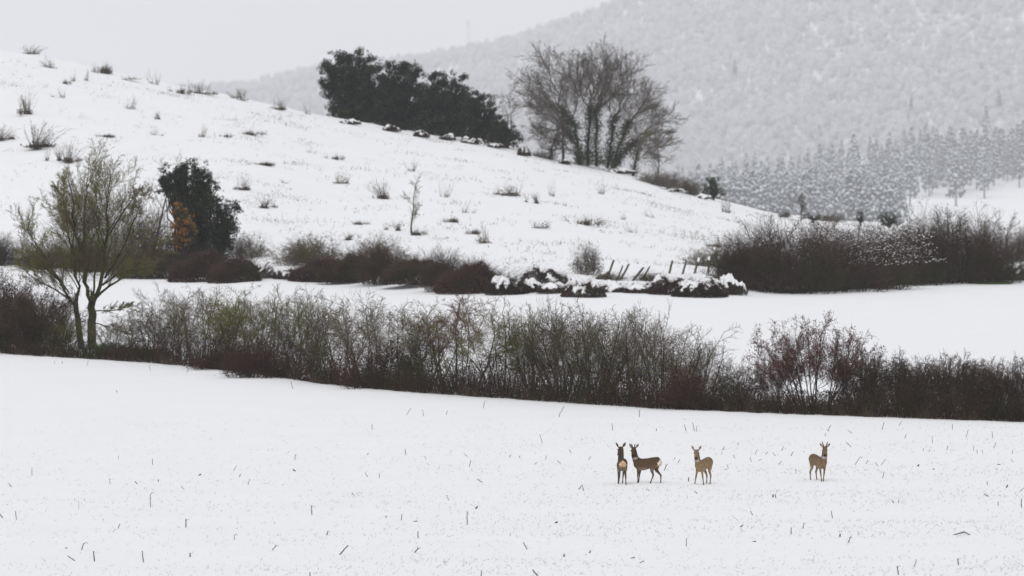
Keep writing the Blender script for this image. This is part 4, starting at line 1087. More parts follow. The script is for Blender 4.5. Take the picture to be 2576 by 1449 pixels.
# ------------------------------------------------------------------ shrubs and weeds on the open hillside
HILL = [  # centre, base y, width, height, proto, label
    (65, 288, 58, 56, P_TUFTD[0], 'upright bare shrub near the left edge high on the hill'),
    (97, 372, 85, 62, P_TUFTD[1], 'densest dark shrub on the left of the hillside'),
    (185, 408, 70, 50, P_TUFTD[0], 'reddish brown bush just above the mossy tree crown'),
    (148, 405, 40, 34, P_TUFTD[1], 'small brown bush left of the reddish one above the mossy tree'),
    (15, 352, 50, 36, P_TUFTD[1], 'low shrub cut by the left edge beside the densest dark shrub'),
    (262, 186, 48, 34, P_MAT[0], 'dark pointed bush standing on the left skyline'),
    (456, 236, 66, 30, P_MAT[1], 'dark snow-topped bush on the skyline left of the evergreens'),
    (135, 172, 40, 30, P_TUFT[0], 'thin shrub below the left skyline'),
    (166, 212, 22, 16, P_MAT[2], 'small dark stump of brush left below the skyline'),
    (186, 205, 26, 34, P_TUFT[1], 'left one of two upright shrubs below the skyline'),
    (215, 203, 26, 36, P_TUFT[2], 'right one of two upright shrubs below the skyline'),
    (70, 132, 60, 22, P_TUFT[0], 'faint weeds on the skyline at the far left'),
    (320, 200, 50, 10, P_TUFT[1], 'low faint weeds on the skyline right of the pointed bush'),
    (388, 212, 50, 38, P_TUFT[2], 'airy shrub on the skyline midway along the left crest'),
    (515, 238, 70, 34, P_TUFTD[0], 'airy grey bush right of the snow-topped skyline bush'),
    (585, 246, 50, 24, P_TUFT[0], 'faint low twigs on the skyline left of the grey shrub'),
    (612, 254, 46, 32, P_TUFT[1], 'faint grey shrub on the skyline where the far ridge begins'),
    (697, 276, 40, 32, P_TUFTD[1], 'grey shrub on the skyline before the far ridge'),
    (775, 288, 22, 40, P_TUFT[2], 'spindly sapling on the skyline just left of the evergreens'),
    (145, 245, 40, 26, P_TUFT[2], 'weak shrub on the slope under the two upright shrubs'),
    (322, 274, 40, 40, P_TUFT[0], 'lone grey weed clump high on the slope'),
    (397, 300, 22, 20, P_TUFTD[0], 'tiny dark tuft high on the slope'),
    (268, 346, 50, 12, P_MAT[0], 'flat dark tuft in the middle of the left slope'),
    (265, 382, 26, 24, P_TUFT[1], 'small weed above the right of the mossy tree crown'),
    (397, 342, 42, 24, P_TUFT[2], 'pale weed left of the row of dark tufts'),
    (505, 345, 50, 34, P_TUFT[0], 'weed clump at the left of the row of dark tufts'),
    (570, 346, 36, 16, P_MAT[1], 'dark tuft in the middle of the upper slope'),
    (632, 340, 60, 16, P_MAT[2], 'dark flecked tuft under the left of the evergreens'),
    (665, 417, 66, 14, P_MAT[0], 'flat brown tuft in the middle slope left of centre'),
    (785, 386, 26, 18, P_TUFT[1], 'tiny weed below the evergreen clump'),
    (845, 402, 54, 20, P_MAT[1], 'brown tuft below the evergreen clump'),
    (850, 462, 40, 30, P_TUFT[2], 'pale weed below the brown tuft'),
    (606, 478, 42, 36, P_TUFTD[0], 'rounded brown shrub right of the mushroom-shaped evergreen'),
    (668, 525, 60, 30, P_TUFTD[1], 'low brown shrub right of the leaning evergreen'),
    (970, 500, 52, 46, P_TUFTD[0], 'brown shrub left of the lone hillside tree'),
    (1030, 430, 36, 32, P_TUFT[0], 'pale weed above the lone hillside tree'),
    (1000, 580, 44, 26, P_TUFTD[1], 'weeds at the left foot of the lone hillside tree'),
    (1050, 592, 40, 22, P_MAT[2], 'dark tuft at the right foot of the lone hillside tree'),
    (1118, 496, 36, 50, P_TUFT[1], 'tall thin weeds right of the lone hillside tree'),
    (1180, 536, 40, 30, P_TUFT[2], 'pale weeds in mid slope right of the tall thin ones'),
    (1140, 560, 40, 18, P_MAT[0], 'faint tuft right below the lone hillside tree'),
    (1270, 492, 72, 34, P_TUFTD[1], 'dark domed bush under the left side of the great bare tree'),
    (1347, 512, 34, 28, P_TUFTD[0], 'small dark bush right below the dark domed bush'),
    (1388, 494, 30, 44, P_TUFT[0], 'upright pale weeds right of the small dark bush'),
    (1512, 488, 34, 44, P_TUFT[1], 'upright weeds on the slope under the great bare tree'),
    (1472, 566, 116, 32, P_MAT[1], 'widest flat dark bush on the right half of the slope'),
    (1352, 574, 50, 20, P_TUFT[2], 'pale weed left of the widest flat bush'),
    (1230, 612, 40, 52, P_TUFT[0], 'tall weed above the dome-topped brush'),
    (1592, 586, 34, 30, P_TUFT[1], 'pale weed right of the widest flat bush'),
    (1567, 552, 26, 22, P_TUFT[2], 'tiny weed above right of the widest flat bush'),
    (1640, 548, 40, 22, P_TUFT[0], 'tiny weed far right on the slope'),
    (1832, 536, 26, 44, P_TUFT[1], 'thin weeds just below the lone round evergreen bush'),
    (905, 566, 40, 14, P_MAT[2], 'small dark mat left of the lone hillside tree low on the slope'),
    (1195, 590, 36, 18, P_MAT[0], 'faint mat above the dome-topped brush'),
    (880, 604, 50, 20, P_TUFTD[0], 'brown weeds just above the twiggy brush'),
    (720, 462, 30, 14, P_TUFT[2], 'tiny weed left of the pale weed in mid slope'),
]
for i, (qx, qy, w, hq, proto, lab) in enumerate(HILL):
    if proto in P_TUFT: proto = P_TUFT[(i * 7) % 5]
    elif proto in P_TUFTD: proto = P_TUFTD[(i * 5) % 3]
    p = G(qx, qy); s = ppm(p[1])
    bw, bh = dims(proto)
    sx = w / s / bw
    place(proto, 'hill_shrub' if proto in P_TUFTD else ('weed_tuft' if proto in P_TUFT else 'heather_mat'), p, rnd.uniform(0, 6.28) if proto not in P_MAT else rnd.uniform(-.3, .3),
          (sx, sx * .8, hq / s / bh), lab, 'shrub' if proto in P_TUFTD else 'weeds', 'shrubs and weeds on the snowy hillside')

def hill_specks():
    nr = np.random.RandomState(61)
    cen = nr.uniform([0, 0], [1, 1], (520, 2))
    P = []
    for a, b in cen:
        qx = -150 + 2150 * a
        u = q2u(qx); df = np.interp(u, FT_U, FT_D); Y0 = df + 8 + (DC - df - 14) * b ** 1.1; X0 = u * Y0
        n = int(2 + 44 * nr.uniform() ** 4); big = nr.uniform(.6, 1.7)
        for _ in range(n): P.append((X0 + nr.normal() * .8 * big, Y0 + nr.normal() * 1.5, nr.uniform(.05, .26) * big))
    P = np.array(P); z = H(P[:, 0], P[:, 1])
    b = np.stack([P[:, 0], P[:, 1], z - .02], 1); d = nr.normal(size=(len(P), 3)) * .5; d[:, 2] = 1
    e = b + d * P[:, 2:3]
    g = Geo(); tubes(g, np.concatenate([b, e, np.full((len(P), 1), .014), np.zeros((len(P), 1))], 1), 3)
    k = nr.randint(0, len(P), 4200); leaves(g, b[k] + nr.normal(size=(4200, 3)) * [.16, .3, .03] + [0, 0, .06], .11, nr, .5)
    tag(g.build('hillside_grass', M['weed']), 'scattered dry grass tips piercing the snow of the hillside', 'grass', kind='stuff')
hill_specks()

# ------------------------------------------------------------------ far forest, pines, mast
def pine_proto(seed, h=25.0):
    rng = random.Random(seed); nr = np.random.RandomState(seed)
    g1, g2, g3 = Geo(), Geo(), Geo()
    tubes(g1, [(0, 0, -1, 0, 0, h * .55, .34, .22), (0, 0, h * .55, 0, 0, h * .98, .22, .03)], 5)
    P, R, Q, QR = [], [], [], []
    for k in range(120):          # drooping boughs, longest low down
        t = rng.random() ** .8; z = h * (.22 + .76 * t); env = (3.1 * (1 - t) ** .7 + .25)
        a = rng.uniform(0, 6.283); r = env * (.35 + .65 * math.sqrt(rng.random()))
        w = rng.uniform(.28, .62) * (.6 + .5 * (1 - t))
        P.append((math.cos(a) * r, math.sin(a) * r, z - .38 * r)); R.append((w, w, w * rng.uniform(1.5, 2.7)))
        if rng.random() < .3:
            Q.append((math.cos(a) * r * 1.05, math.sin(a) * r * 1.05, z - .38 * r + w * 1.1)); QR.append((w * .7, w * .7, w * rng.uniform(.7, 1.3)))
    blobs(g2, P, np.array(R), nr, ICO1, .3); blobs(g3, Q, np.array(QR), nr, ICO0, .35)
    return {'trunk': g1.mesh('trunk', M['pine_bark']), 'branches': g2.mesh('branches', M['pine'], True), 'snow': g3.mesh('snow', M['snowlump'], True)}
P_PINE = [pine_proto(600 + i) for i in range(5)]
PT = [(1500, 425), (1761, 408), (1878, 388), (1995, 384), (2093, 348), (2230, 332), (2327, 304), (2425, 315), (2576, 306), (2750, 300)]
PB = [(1500, 610), (2250, 570), (2330, 500), (2450, 490), (2576, 462), (2750, 450)]
def pines():
    rng = random.Random(66); k = 0
    pts = []
    for r in range(9):
        f = r / 8.0
        qx = 1690 + rng.uniform(0, 20)
        while qx < 2640:
            yt = np.interp(qx, [a for a, b in PT], [b for a, b in PT]); yb = np.interp(qx, [a for a, b in PB], [b for a, b in PB])
            top = yt + (yb - 118 - yt) * (1 - f) + rng.uniform(-10, 14)
            pts.append((qx + rng.uniform(-8, 8), top, f)); qx += rng.uniform(19, 38)
    for qx, top, f in pts:
        if 2260 < qx < 2400 and top > 380 and rng.random() < .4: continue      # open snowy glade
        # tree stands on the slope where its crown top meets that height
        u = q2u(qx); h = rng.uniform(24, 39)
        Y = np.linspace(3000, 5450, 3200); z = H(u * Y, Y)
        yq = HOR + FQ * (CAMZ - z - h) / Y
        i = int(np.argmin(np.abs(yq - top)))
        p = (u * Y[i], Y[i], float(z[i]))
        if Y[i] > 5400: continue
        s = h / 25.0
        vis = np.interp(qx, [1690, 1760, 1850, 2000, 2600], [430, 480, 510, 550, 575])
        if top > vis - 12: continue
        place(P_PINE[k % 5], 'pine_tree', p, rng.uniform(0, 6.28), (s * rng.uniform(.85, 1.5), s * rng.uniform(.85, 1.5), s), 'snow-laden pine standing in the plantation under the mountain', 'pine', 'pines of the far plantation')
        k += 1
    for qx, top, h, lab in ((2292, 241, 17, 'lone white pine standing clear above the plantation'), (2480, 262, 22, 'snowy pine above the plantation left of the highest one'),
                            (2512, 222, 16, 'highest small white pine near the right edge'), (2061, 311, 14, 'small white pine above the middle of the plantation'), (1848, 146, 17, 'pale frosted tree high on the mountain slope')):
        h *= 1.4; u = q2u(qx); Y = np.linspace(4270, 7300, 3000); z = H(u * Y, Y)
        i = int(np.argmin(np.abs(HOR + FQ * (CAMZ - z - h) / Y - top)))
        s = h / 25.0
        place(P_PINE[2], 'pine_tree', (u * Y[i], Y[i], float(z[i])), rng.uniform(0, 6), (s * 1.15, s * 1.15, s), lab, 'pine', 'single pines on the mountain')
    print('pines', k)
pines()

def far_forest():
    nr = np.random.RandomState(71)
    N = 27000
    u = nr.uniform(q2u(420), q2u(2750), N); f = nr.uniform(0, 1, N)
    Y = 4310 + (DR + 55 - 4310) * f
    # keep the plantation strip for the pines
    X = u * Y; z = H(X, Y)
    yq = HOR + FQ * (CAMZ - z) / Y; qx = CX + FQ * u
    keep = yq < np.interp(qx, [a for a, b in PT], [b for a, b in PT]) + 70
    X, Y, z = X[keep], Y[keep], z[keep]; n = len(X)
    # one frosted tree, grown once and set on every point
    def frosted(seed):
        r2 = np.random.RandomState(seed); m = 70; h = 12.0
        d = r2.normal(size=(m, 3)); d /= np.linalg.norm(d, axis=1, keepdims=True)
        c = np.array([0, 0, h * .58])
        b = c + d * h * r2.uniform(.05, .3, (m, 1)) * [.9, .9, 1.2]
        e = c + d * h * r2.uniform(.28, .42, (m, 1)) * [.95, .95, 1.15] + [0, 0, .6]
        g = Geo(); tubes(g, np.concatenate([b, e, r2.uniform(.16, .36, (m, 1)), np.zeros((m, 1))], 1), 3)
        tubes(g, [(0, 0, -1, 0, 0, h * .7, .3, 0)], 3)
        return g.mesh('frosted_tree', M['frost_twig'])
    pm = bpy.data.meshes.new('mountain_forest'); pm.from_pydata(np.stack([X, Y, z], 1).tolist(), [], [])
    fo = bpy.data.objects.new('mountain_forest', pm); col.objects.link(fo)
    ng = bpy.data.node_groups.new('forest', 'GeometryNodeTree')
    ng.interface.new_socket('Geometry', in_out='INPUT', socket_type='NodeSocketGeometry'); ng.interface.new_socket('Geometry', in_out='OUTPUT', socket_type='NodeSocketGeometry')
    N_ = ng.nodes; L_ = ng.links
    gi, go = N_.new('NodeGroupInput'), N_.new('NodeGroupOutput')
    jn = N_.new('GeometryNodeGeometryToInstance')
    for q in range(4):
        po = bpy.data.objects.new('frosted_tree', frosted(900 + q))
        oi = N_.new('GeometryNodeObjectInfo'); oi.inputs['Object'].default_value = po; oi.inputs['As Instance'].default_value = True
        L_.new(oi.outputs['Geometry'], jn.inputs['Geometry'])
    ip = N_.new('GeometryNodeInstanceOnPoints'); ip.inputs['Pick Instance'].default_value = True
    rv = N_.new('FunctionNodeRandomValue'); rv.data_type = 'FLOAT_VECTOR'; rv.inputs[0].default_value = (.75, .75, .65); rv.inputs[1].default_value = (1.35, 1.35, 1.5)
    rr = N_.new('FunctionNodeRandomValue'); rr.data_type = 'FLOAT_VECTOR'; rr.inputs[0].default_value = (0, 0, 0); rr.inputs[1].default_value = (.1, .1, 6.28)
    ri = N_.new('FunctionNodeRandomValue'); ri.data_type = 'INT'
    for sk in ri.inputs:
        if sk.type == 'INT' and sk.name == 'Min': sk.default_value = 0
        if sk.type == 'INT' and sk.name == 'Max': sk.default_value = 3
    iout = [o for o in ri.outputs if o.type == 'INT'][0]
    L_.new(gi.outputs[0], ip.inputs['Points']); L_.new(jn.outputs[0], ip.inputs['Instance']); L_.new(iout, ip.inputs['Instance Index'])
    L_.new(rr.outputs[0], ip.inputs['Rotation']); L_.new(rv.outputs[0], ip.inputs['Scale'])
    L_.new(ip.outputs[0], go.inputs[0])
    fo.modifiers.new('forest', 'NODES').node_group = ng
    tag(fo, 'frosted leafless forest covering the hazy mountain side', 'forest', kind='stuff')
far_forest()

def mast():
    u = q2u(1178); Y = DR; z = float(H(u * Y, Y)); s = ppm(Y)
    h = (HOR + FQ * (CAMZ - z) / Y - 54) / s
    root = empty('lattice_mast', (u * Y, Y, z)); tag(root, 'faint lattice radio mast rising from the misty ridge', 'mast')
    g = Geo(); segs = []
    n = 9
    wid = lambda t: 2.1 * (1 - t) + .6
    for c in range(4):
        sx, sy = (1, 1, -1, -1)[c], (1, -1, 1, -1)[c]
        for k in range(n):
            t0, t1 = k / n, (k + 1) / n
            segs.append((sx * wid(t0), sy * wid(t0), t0 * h - (1 if k == 0 else 0), sx * wid(t1), sy * wid(t1), t1 * h, .13, .11))
    tubes(g, segs, 4); g.build('legs', M['mast'], root)
    g = Geo(); segs = []
    for k in range(n):
        t0, t1 = k / n, (k + 1) / n; a, b = wid(t0), wid(t1)
        for (p, q) in (((-1, -1), (1, -1)), ((1, -1), (1, 1)), ((1, 1), (-1, 1)), ((-1, 1), (-1, -1))):
            segs.append((p[0] * a, p[1] * a, t0 * h, q[0] * b, q[1] * b, t1 * h, .07, .07))
            segs.append((p[0] * b, p[1] * b, t1 * h, q[0] * b, q[1] * b, t1 * h, .07, .07))
    tubes(g, segs, 3); g.build('braces', M['mast'], root)
    g = Geo()
    for (x, y, zz, l) in ((-1.4, -.5, .97, 2.6), (1.3, .5, .95, 2.6), (0, -1.3, .9, 2.2)):
        tubes(g, [(x, y, zz * h - l / 2, x, y, zz * h + l / 2, .35, .35), (0, 0, zz * h, x, y, zz * h, .1, .1)], 6)
    tubes(g, [(0, 0, h * .98, 0, 0, h * 1.06, .08, .05)], 4)
    g.build('antennas', M['mast'], root)
mast()

# ------------------------------------------------------------------ maize stubble in the foreground
def stalk_proto(seed, kind='straight'):
    """unit-length stalk along +z, radius about .05"""
    rng = random.Random(seed); g = Geo()
    r = .055
    def run(P, r0, r1):
        C = np.array(P); m = len(C)
        for k in range(m - 1):
            ra = r0 + (r1 - r0) * k / (m - 1); rb = r0 + (r1 - r0) * (k + 1) / (m - 1)
            d = C[k + 1] - C[k]
            tubes(g, [(*C[k], *(C[k] + d * .86), ra, rb), (*(C[k] + d * .86), *(C[k] + d * .94), rb, rb * 1.28), (*(C[k] + d * .94), *C[k + 1], rb * 1.28, rb)], 6)
    if kind == 'straight': run([(0, 0, -.3), (.01, 0, .3), (-.01, 0, .65), (.02, 0, 1)], r, r * .85)
    elif kind == 'leafy':
        run([(0, 0, -.3), (.01, 0, .4), (.0, 0, 1)], r, r * .8)
        tubes(g, [(0, 0, .8, .18, .05, .98, .022, .02), (.18, .05, .98, .34, .08, .82, .02, 0)], 4)
    elif kind == 'fork':
        run([(0, 0, -.3), (.0, 0, .3), (.02, 0, .62)], r, r * .9)
        tubes(g, [(.02, 0, .6, .16, 0, 1.0, .042, .02), (.02, 0, .6, -.12, .02, .9, .04, .02)], 5)
    elif kind == 'bent':
        run([(0, 0, -.2), (0, 0, .4), (.02, 0, .8)], r * .8, r * .7); run([(.02, 0, .8), (.2, 0, .98), (.34, 0, .9)], r * .6, r * .3)
    elif kind == 'chip': run([(0, 0, -.4), (0, 0, .3), (.05, 0, 1)], .13, .11)
    tubes(g, [(0.02, 0, .97, .0, 0, 1.07, r * .8, 0), (-.02, .01, .97, -.03, 0, 1.04, r * .5, 0)] if kind in ('straight', 'leafy') else [(0, 0, .2, .03, 0, .25, .02, 0)], 4)
    return g
STK = {k: [stalk_proto(700 + i + 10 * j, k).mesh('stalk', M['stalk']) for i in range(2)] for j, k in enumerate(('straight', 'leafy', 'fork', 'bent', 'chip'))}
STKP = {k: stalk_proto(760, k).mesh('stalk', M['pale_stalk']) for k in ('straight', 'bent')}
A4 = [(235, 190, 55, 90), (85, 275, 30, 130), (870, 70, 25, 85), (1122, 110, 40, 90), (810, 255, 40, 95), (1010, 250, 25, 130), (1350, 290, 25, 130), (1720, 155, 40, 60), (1825, 258, 40, 75), (1760, 200, 25, 60), (2168, 75, 40, 80), (2295, 480, 65, 92, 'leafy'), (580, 435, 55, 90, 'pale'), (1108, 420, 105, 92, 'palebent', 'tall pale stalk bent over at its top on the left of the field'), (120, 515, 60, 95), (20, 500, 40, 125), (870, 580, 35, 70), (1368, 575, 60, 90, 'leafy'), (600, 740, 65, 75, 'bent', 'stalk with its tip bent right in the lower left corner of the field'), (550, 818, 60, 146, 'straight', 'stalk lying low in the snow left of two upright ones'), (695, 822, 70, 95, 'straight', 'left one of two thick upright stalks at lower left'), (1055, 828, 80, 95, 'straight', 'right one of two thick upright stalks at lower left'), (1725, 665, 45, 90, 'bent'), (2000, 745, 60, 52, 'fork', 'forked stalk leaning right at lower left of centre'), (2500, 770, 85, 48, 'straight', 'long stalk leaning far right at lower centre left'), (1400, 788, 28, 95), (2283, 945, 40, 95), (475, 730, 12, 30, 'chip'), (2170, 155, 14, 150, 'chip'), (1465, 190, 10, 40, 'chip'), (2405, 625, 25, 75), (1165, 235, 14, 90, 'chip'), (2115, 25, 15, 50)]
A5 = [(412, 35, 40, 100), (125, 40, 18, 60), (560, 70, 22, 120), (865, 50, 28, 140), (878, 122, 45, 75), (130, 200, 35, 120), (213, 205, 30, 80), (970, 238, 40, 150), (30, 335, 25, 130), (728, 370, 38, 120), (862, 552, 95, 90, 'straight', 'tallest upright stalk at lower centre of the field'), (378, 520, 45, 85), (500, 648, 45, 90), (475, 757, 55, 52, 'fork', 'forked stalk near the bottom left of centre'), (1305, 738, 60, 118, 'straight', 'thick stalk leaning left at the bottom centre'), (964, 935, 45, 85), (1380, 930, 55, 130), (928, 432, 12, 60, 'chip'), (1172, 55, 22, 60), (1250, 60, 16, 100), (1440, 72, 28, 85, 'leafy'), (1550, 100, 32, 140), (1362, 108, 18, 50), (1628, 25, 30, 120), (1755, 76, 28, 60), (1683, 292, 42, 50, 'straight', 'stalk leaning right just below left of the doe seen from behind'), (1720, 305, 32, 105), (2205, 302, 28, 150, 'leafy'), (2555, 325, 28, 135), (2382, 72, 20, 55), (2413, 98, 30, 60), (2312, 155, 58, 70, 'fork', 'forked stalk right behind the antlered deer with the white rump'), (2492, 232, 30, 92, 'chip', 'stubby dark stump left of the doe facing the camera'), (2068, 803, 28, 20, 'leafy'), (2125, 838, 40, 30, 'leafy'), (1763, 765, 12, 80, 'chip'), (2475, 712, 62, 90, 'pale'), (265, 503, 12, 90, 'chip'), (475, 532, 14, 20, 'chip'), (1512, 540, 16, 45, 'chip'), (1575, 790, 10, 90, 'chip')]
A6 = [(182, 200, 30, 65), (175, 240, 42, 90, 'pale'), (303, 165, 26, 90), (437, 235, 42, 65), (520, 237, 28, 45), (600, 248, 32, 130), (648, 208, 36, 65), (722, 248, 36, 60), (818, 220, 14, 40), (625, 318, 34, 50), (410, 298, 42, 110, 'fork'), (463, 288, 28, 25), (278, 266, 28, 125), (226, 352, 36, 110), (200, 357, 14, 10, 'chip'), (762, 385, 36, 90), (1208, 67, 42, 140), (993, 90, 22, 80), (1030, 55, 18, 150), (2006, 36, 36, 90), (1232, 318, 75, 58, 'straight', 'long thin stalk leaning right beside the buck on the right'), (1283, 270, 16, 70), (1318, 312, 32, 60, 'leafy'), (1415, 327, 32, 130, 'leafy'), (1438, 320, 58, 50), (1452, 425, 55, 76, 'fork', 'cross-shaped broken stalk right of the buck'), (1775, 208, 16, 90), (1818, 212, 18, 60, 'leafy'), (1963, 197, 30, 75), (2175, 206, 32, 90), (2203, 228, 28, 90), (2245, 228, 28, 88), (2482, 230, 32, 78), (2488, 300, 30, 120), (1730, 332, 12, 60, 'chip'), (1868, 360, 12, 160, 'chip'), (2370, 320, 14, 10, 'chip'), (2283, 480, 26, 88), (2437, 500, 22, 70, 'chip'), (2545, 532, 38, 45), (2285, 565, 28, 155, 'leafy'), (418, 718, 34, 122, 'leafy'), (1052, 746, 56, 98), (818, 825, 45, 80, 'leafy'), (725, 868, 46, 90), (1178, 937, 48, 70, 'leafy'), (1112, 893, 16, 90, 'chip'), (425, 932, 18, 10, 'chip'), (1580, 622, 26, 90), (1540, 622, 22, 120), (2370, 646, 32, 90), (2555, 656, 62, 90, 'straight', 'tall upright stalk by the right edge of the field'), (1700, 1132, 62, 70, 'pale', 'pale leaning stalk in the bottom right corner region'), (1577, 1197, 68, 100), (2054, 1116, 48, 98, 'leafy'), (322, 814, 14, 40, 'chip'), (600, 577, 26, 95), (580, 572, 12, 90, 'chip')]
def stalks():
    rng = random.Random(77); k = 0
    for tab, ox, oy, sc_ in ((A4, 0, 1132, .3418), (A5, 880.5, 1132, .3418), (A6, 1761, 1069, .3164)):
        for e in tab:
            qx, qy = ox + e[0] * sc_, oy + e[1] * sc_
            p = G(qx, min(qy, 1470)); s = ppm(p[1])
            kind = e[4] if len(e) > 4 else ('leafy' if rng.random() < .2 else 'straight')
            L = e[2] * sc_ / s * 1.05; a = math.radians(e[3])
            me = STKP['bent'] if kind == 'palebent' else STKP['straight'] if kind == 'pale' else STK[kind][k % 2]
            o = bpy.data.objects.new('maize_stalk', me); col.objects.link(o)
            tilt = math.pi / 2 - a                    # leaning sideways, as seen from the road
            o.location = p; o.rotation_euler = (rng.uniform(-.25, .25), tilt, 0)
            th = (.62 + .38 * min(1, max(0, (qy - 1140) / 200))) * rng.uniform(.011, .018) / .055 * (.7 if kind.startswith('pale') else 1)
            if kind == 'chip': th = rng.uniform(.016, .026) / .13; L = max(L, .07)
            o.scale = (th, th, L) if kind in ('straight', 'pale', 'chip') else (max(th, L * .7), th * 1.0, L)
            if len(e) > 5: tag(o, e[5], 'stalk', 'maize stalks sticking out of the snow')
            elif kind == 'chip': tag(o, 'small dark clod or stalk stub breaking the snow surface', 'stalk stub', 'dark stubs in the snowy field')
            else: tag(o, 'broken maize stalk sticking out of the snowy field', 'stalk', 'maize stalks sticking out of the snow')
            k += 1
    q = lambda a, b: (1761 + a * .3164, 1069 + b * .3164)
    a, b, c = q(2015, 882), q(2100, 858), q(2170, 893)
    p = G(*a); s = ppm(p[1]); f = lambda t: ((t[0] - a[0]) / s, 0, (a[1] - t[1]) / s + .01)
    g = Geo(); tubes(g, [(*f(a), *f(b), .012, .022), (*f(b), *f(c), .02, .010)], 6)
    tag(g.build('maize_stalk', M['stalk'], loc=p), 'long dark stalk snapped into a roof shape at lower right', 'stalk', 'maize stalks sticking out of the snow')
    # small far stalks under the hedge
    for i in range(30):
        qx = rng.uniform(30, 2560) if i % 3 else rng.uniform(900, 2560); b = hedge_base(qx); qy = rng.uniform(b + 14, min(b + 110, 1130))
        if 1530 < qx < 1830 or 2010 < qx < 2110: qy = min(qy, 1085)
        p = G(qx, qy); o = bpy.data.objects.new('maize_stalk', STK['straight'][i % 2]); col.objects.link(o)
        o.location = p; o.rotation_euler = (rng.uniform(-.2, .2), rng.gauss(0, .45), 0); th = rng.uniform(.008, .012) / .055
        o.scale = (th, th, rng.uniform(.08, .28)); tag(o, 'thin broken stalk in the upper field below the hedge', 'stalk', 'thin stalks in the upper field')
stalks()

def young_wheat():
    nr = np.random.RandomState(81)
    N = 60000
    Y = nr.uniform(118, 200, N); X = nr.uniform(-.105, .105, N) * Y
    dens = .5 + .5 * sinnoise(X * .5, Y * 1.6, 1 / 9.0, 82) + .35 * sinnoise(X * .4, Y * 2.6, 1 / 3.0, 83)
    dens = np.clip(dens, .04, 1) * np.clip((205 - Y) / 55, .12, 1) * np.clip(.75 + X / 40, .35, 1.1)
    k = nr.uniform(0, 1, N) < dens * .85
    X, Y = X[k], Y[k]; n = len(X)
    b = np.stack([X, Y, H(X, Y) - .01], 1)
    d = nr.normal(size=(n, 3)) * [.7, .5, .1]; d[:, 2] = nr.uniform(.5, 1.1, n)
    e = b + d * nr.uniform(.025, .095, (n, 1))
    g = Geo(); tubes(g, np.concatenate([b, e, np.full((n, 1), .0056), np.zeros((n, 1))], 1), 3)
    tag(g.build('young_wheat', M['wheat_blade']), 'sparse thin green blades piercing the snow of the field', 'grass', kind='stuff')
    print('blades', n)
young_wheat()

# ------------------------------------------------------------------ roe deer
def uvsphere(nu=14, nv=9):
    v = []; f = []
    for i in range(nv + 1):
        for j in range(nu):
            a, b = math.pi * i / nv, 2 * math.pi * j / nu
            v.append((math.sin(a) * math.cos(b), math.sin(a) * math.sin(b), math.cos(a)))
    for i in range(nv):
        for j in range(nu):
            a, b, c, d = i * nu + j, i * nu + (j + 1) % nu, (i + 1) * nu + (j + 1) % nu, (i + 1) * nu + j
            f += [[a, d, c], [a, c, b]]
    return np.array(v), np.array(f)
USPH = uvsphere()

def coat_mat():
    m, n, l, b = node_mat('deer_coat')
    at = n.new('ShaderNodeAttribute'); at.attribute_name = 'coat'
    tc = n.new('ShaderNodeTexCoord'); t = n.new('ShaderNodeTexNoise'); t.inputs['Scale'].default_value = 16; t.inputs['Detail'].default_value = 8; t.inputs['Roughness'].default_value = .65
    l.new(tc.outputs['Object'], t.inputs['Vector'])
    mr = n.new('ShaderNodeMapRange'); mr.inputs['From Min'].default_value = .3; mr.inputs['From Max'].default_value = .7; mr.inputs['To Min'].default_value = .62; mr.inputs['To Max'].default_value = 1.38
    l.new(t.outputs['Fac'], mr.inputs['Value'])
    hv = n.new('ShaderNodeHueSaturation'); l.new(mr.outputs['Result'], hv.inputs['Value']); l.new(at.outputs['Color'], hv.inputs['Color'])
    l.new(hv.outputs['Color'], b.inputs['Base Color'])
    b.inputs['Roughness'].default_value = .9; b.inputs['Specular IOR Level'].default_value = .1
    bp = n.new('ShaderNodeBump'); bp.inputs['Strength'].default_value = .5; bp.inputs['Distance'].default_value = .01
    l.new(t.outputs['Fac'], bp.inputs['Height']); l.new(bp.outputs['Normal'], b.inputs['Normal'])
    return m
M['coat'] = coat_mat()

def sstep(a, b, x):
    t = np.clip((x - a) / (b - a), 0, 1); return t * t * (3 - 2 * t)

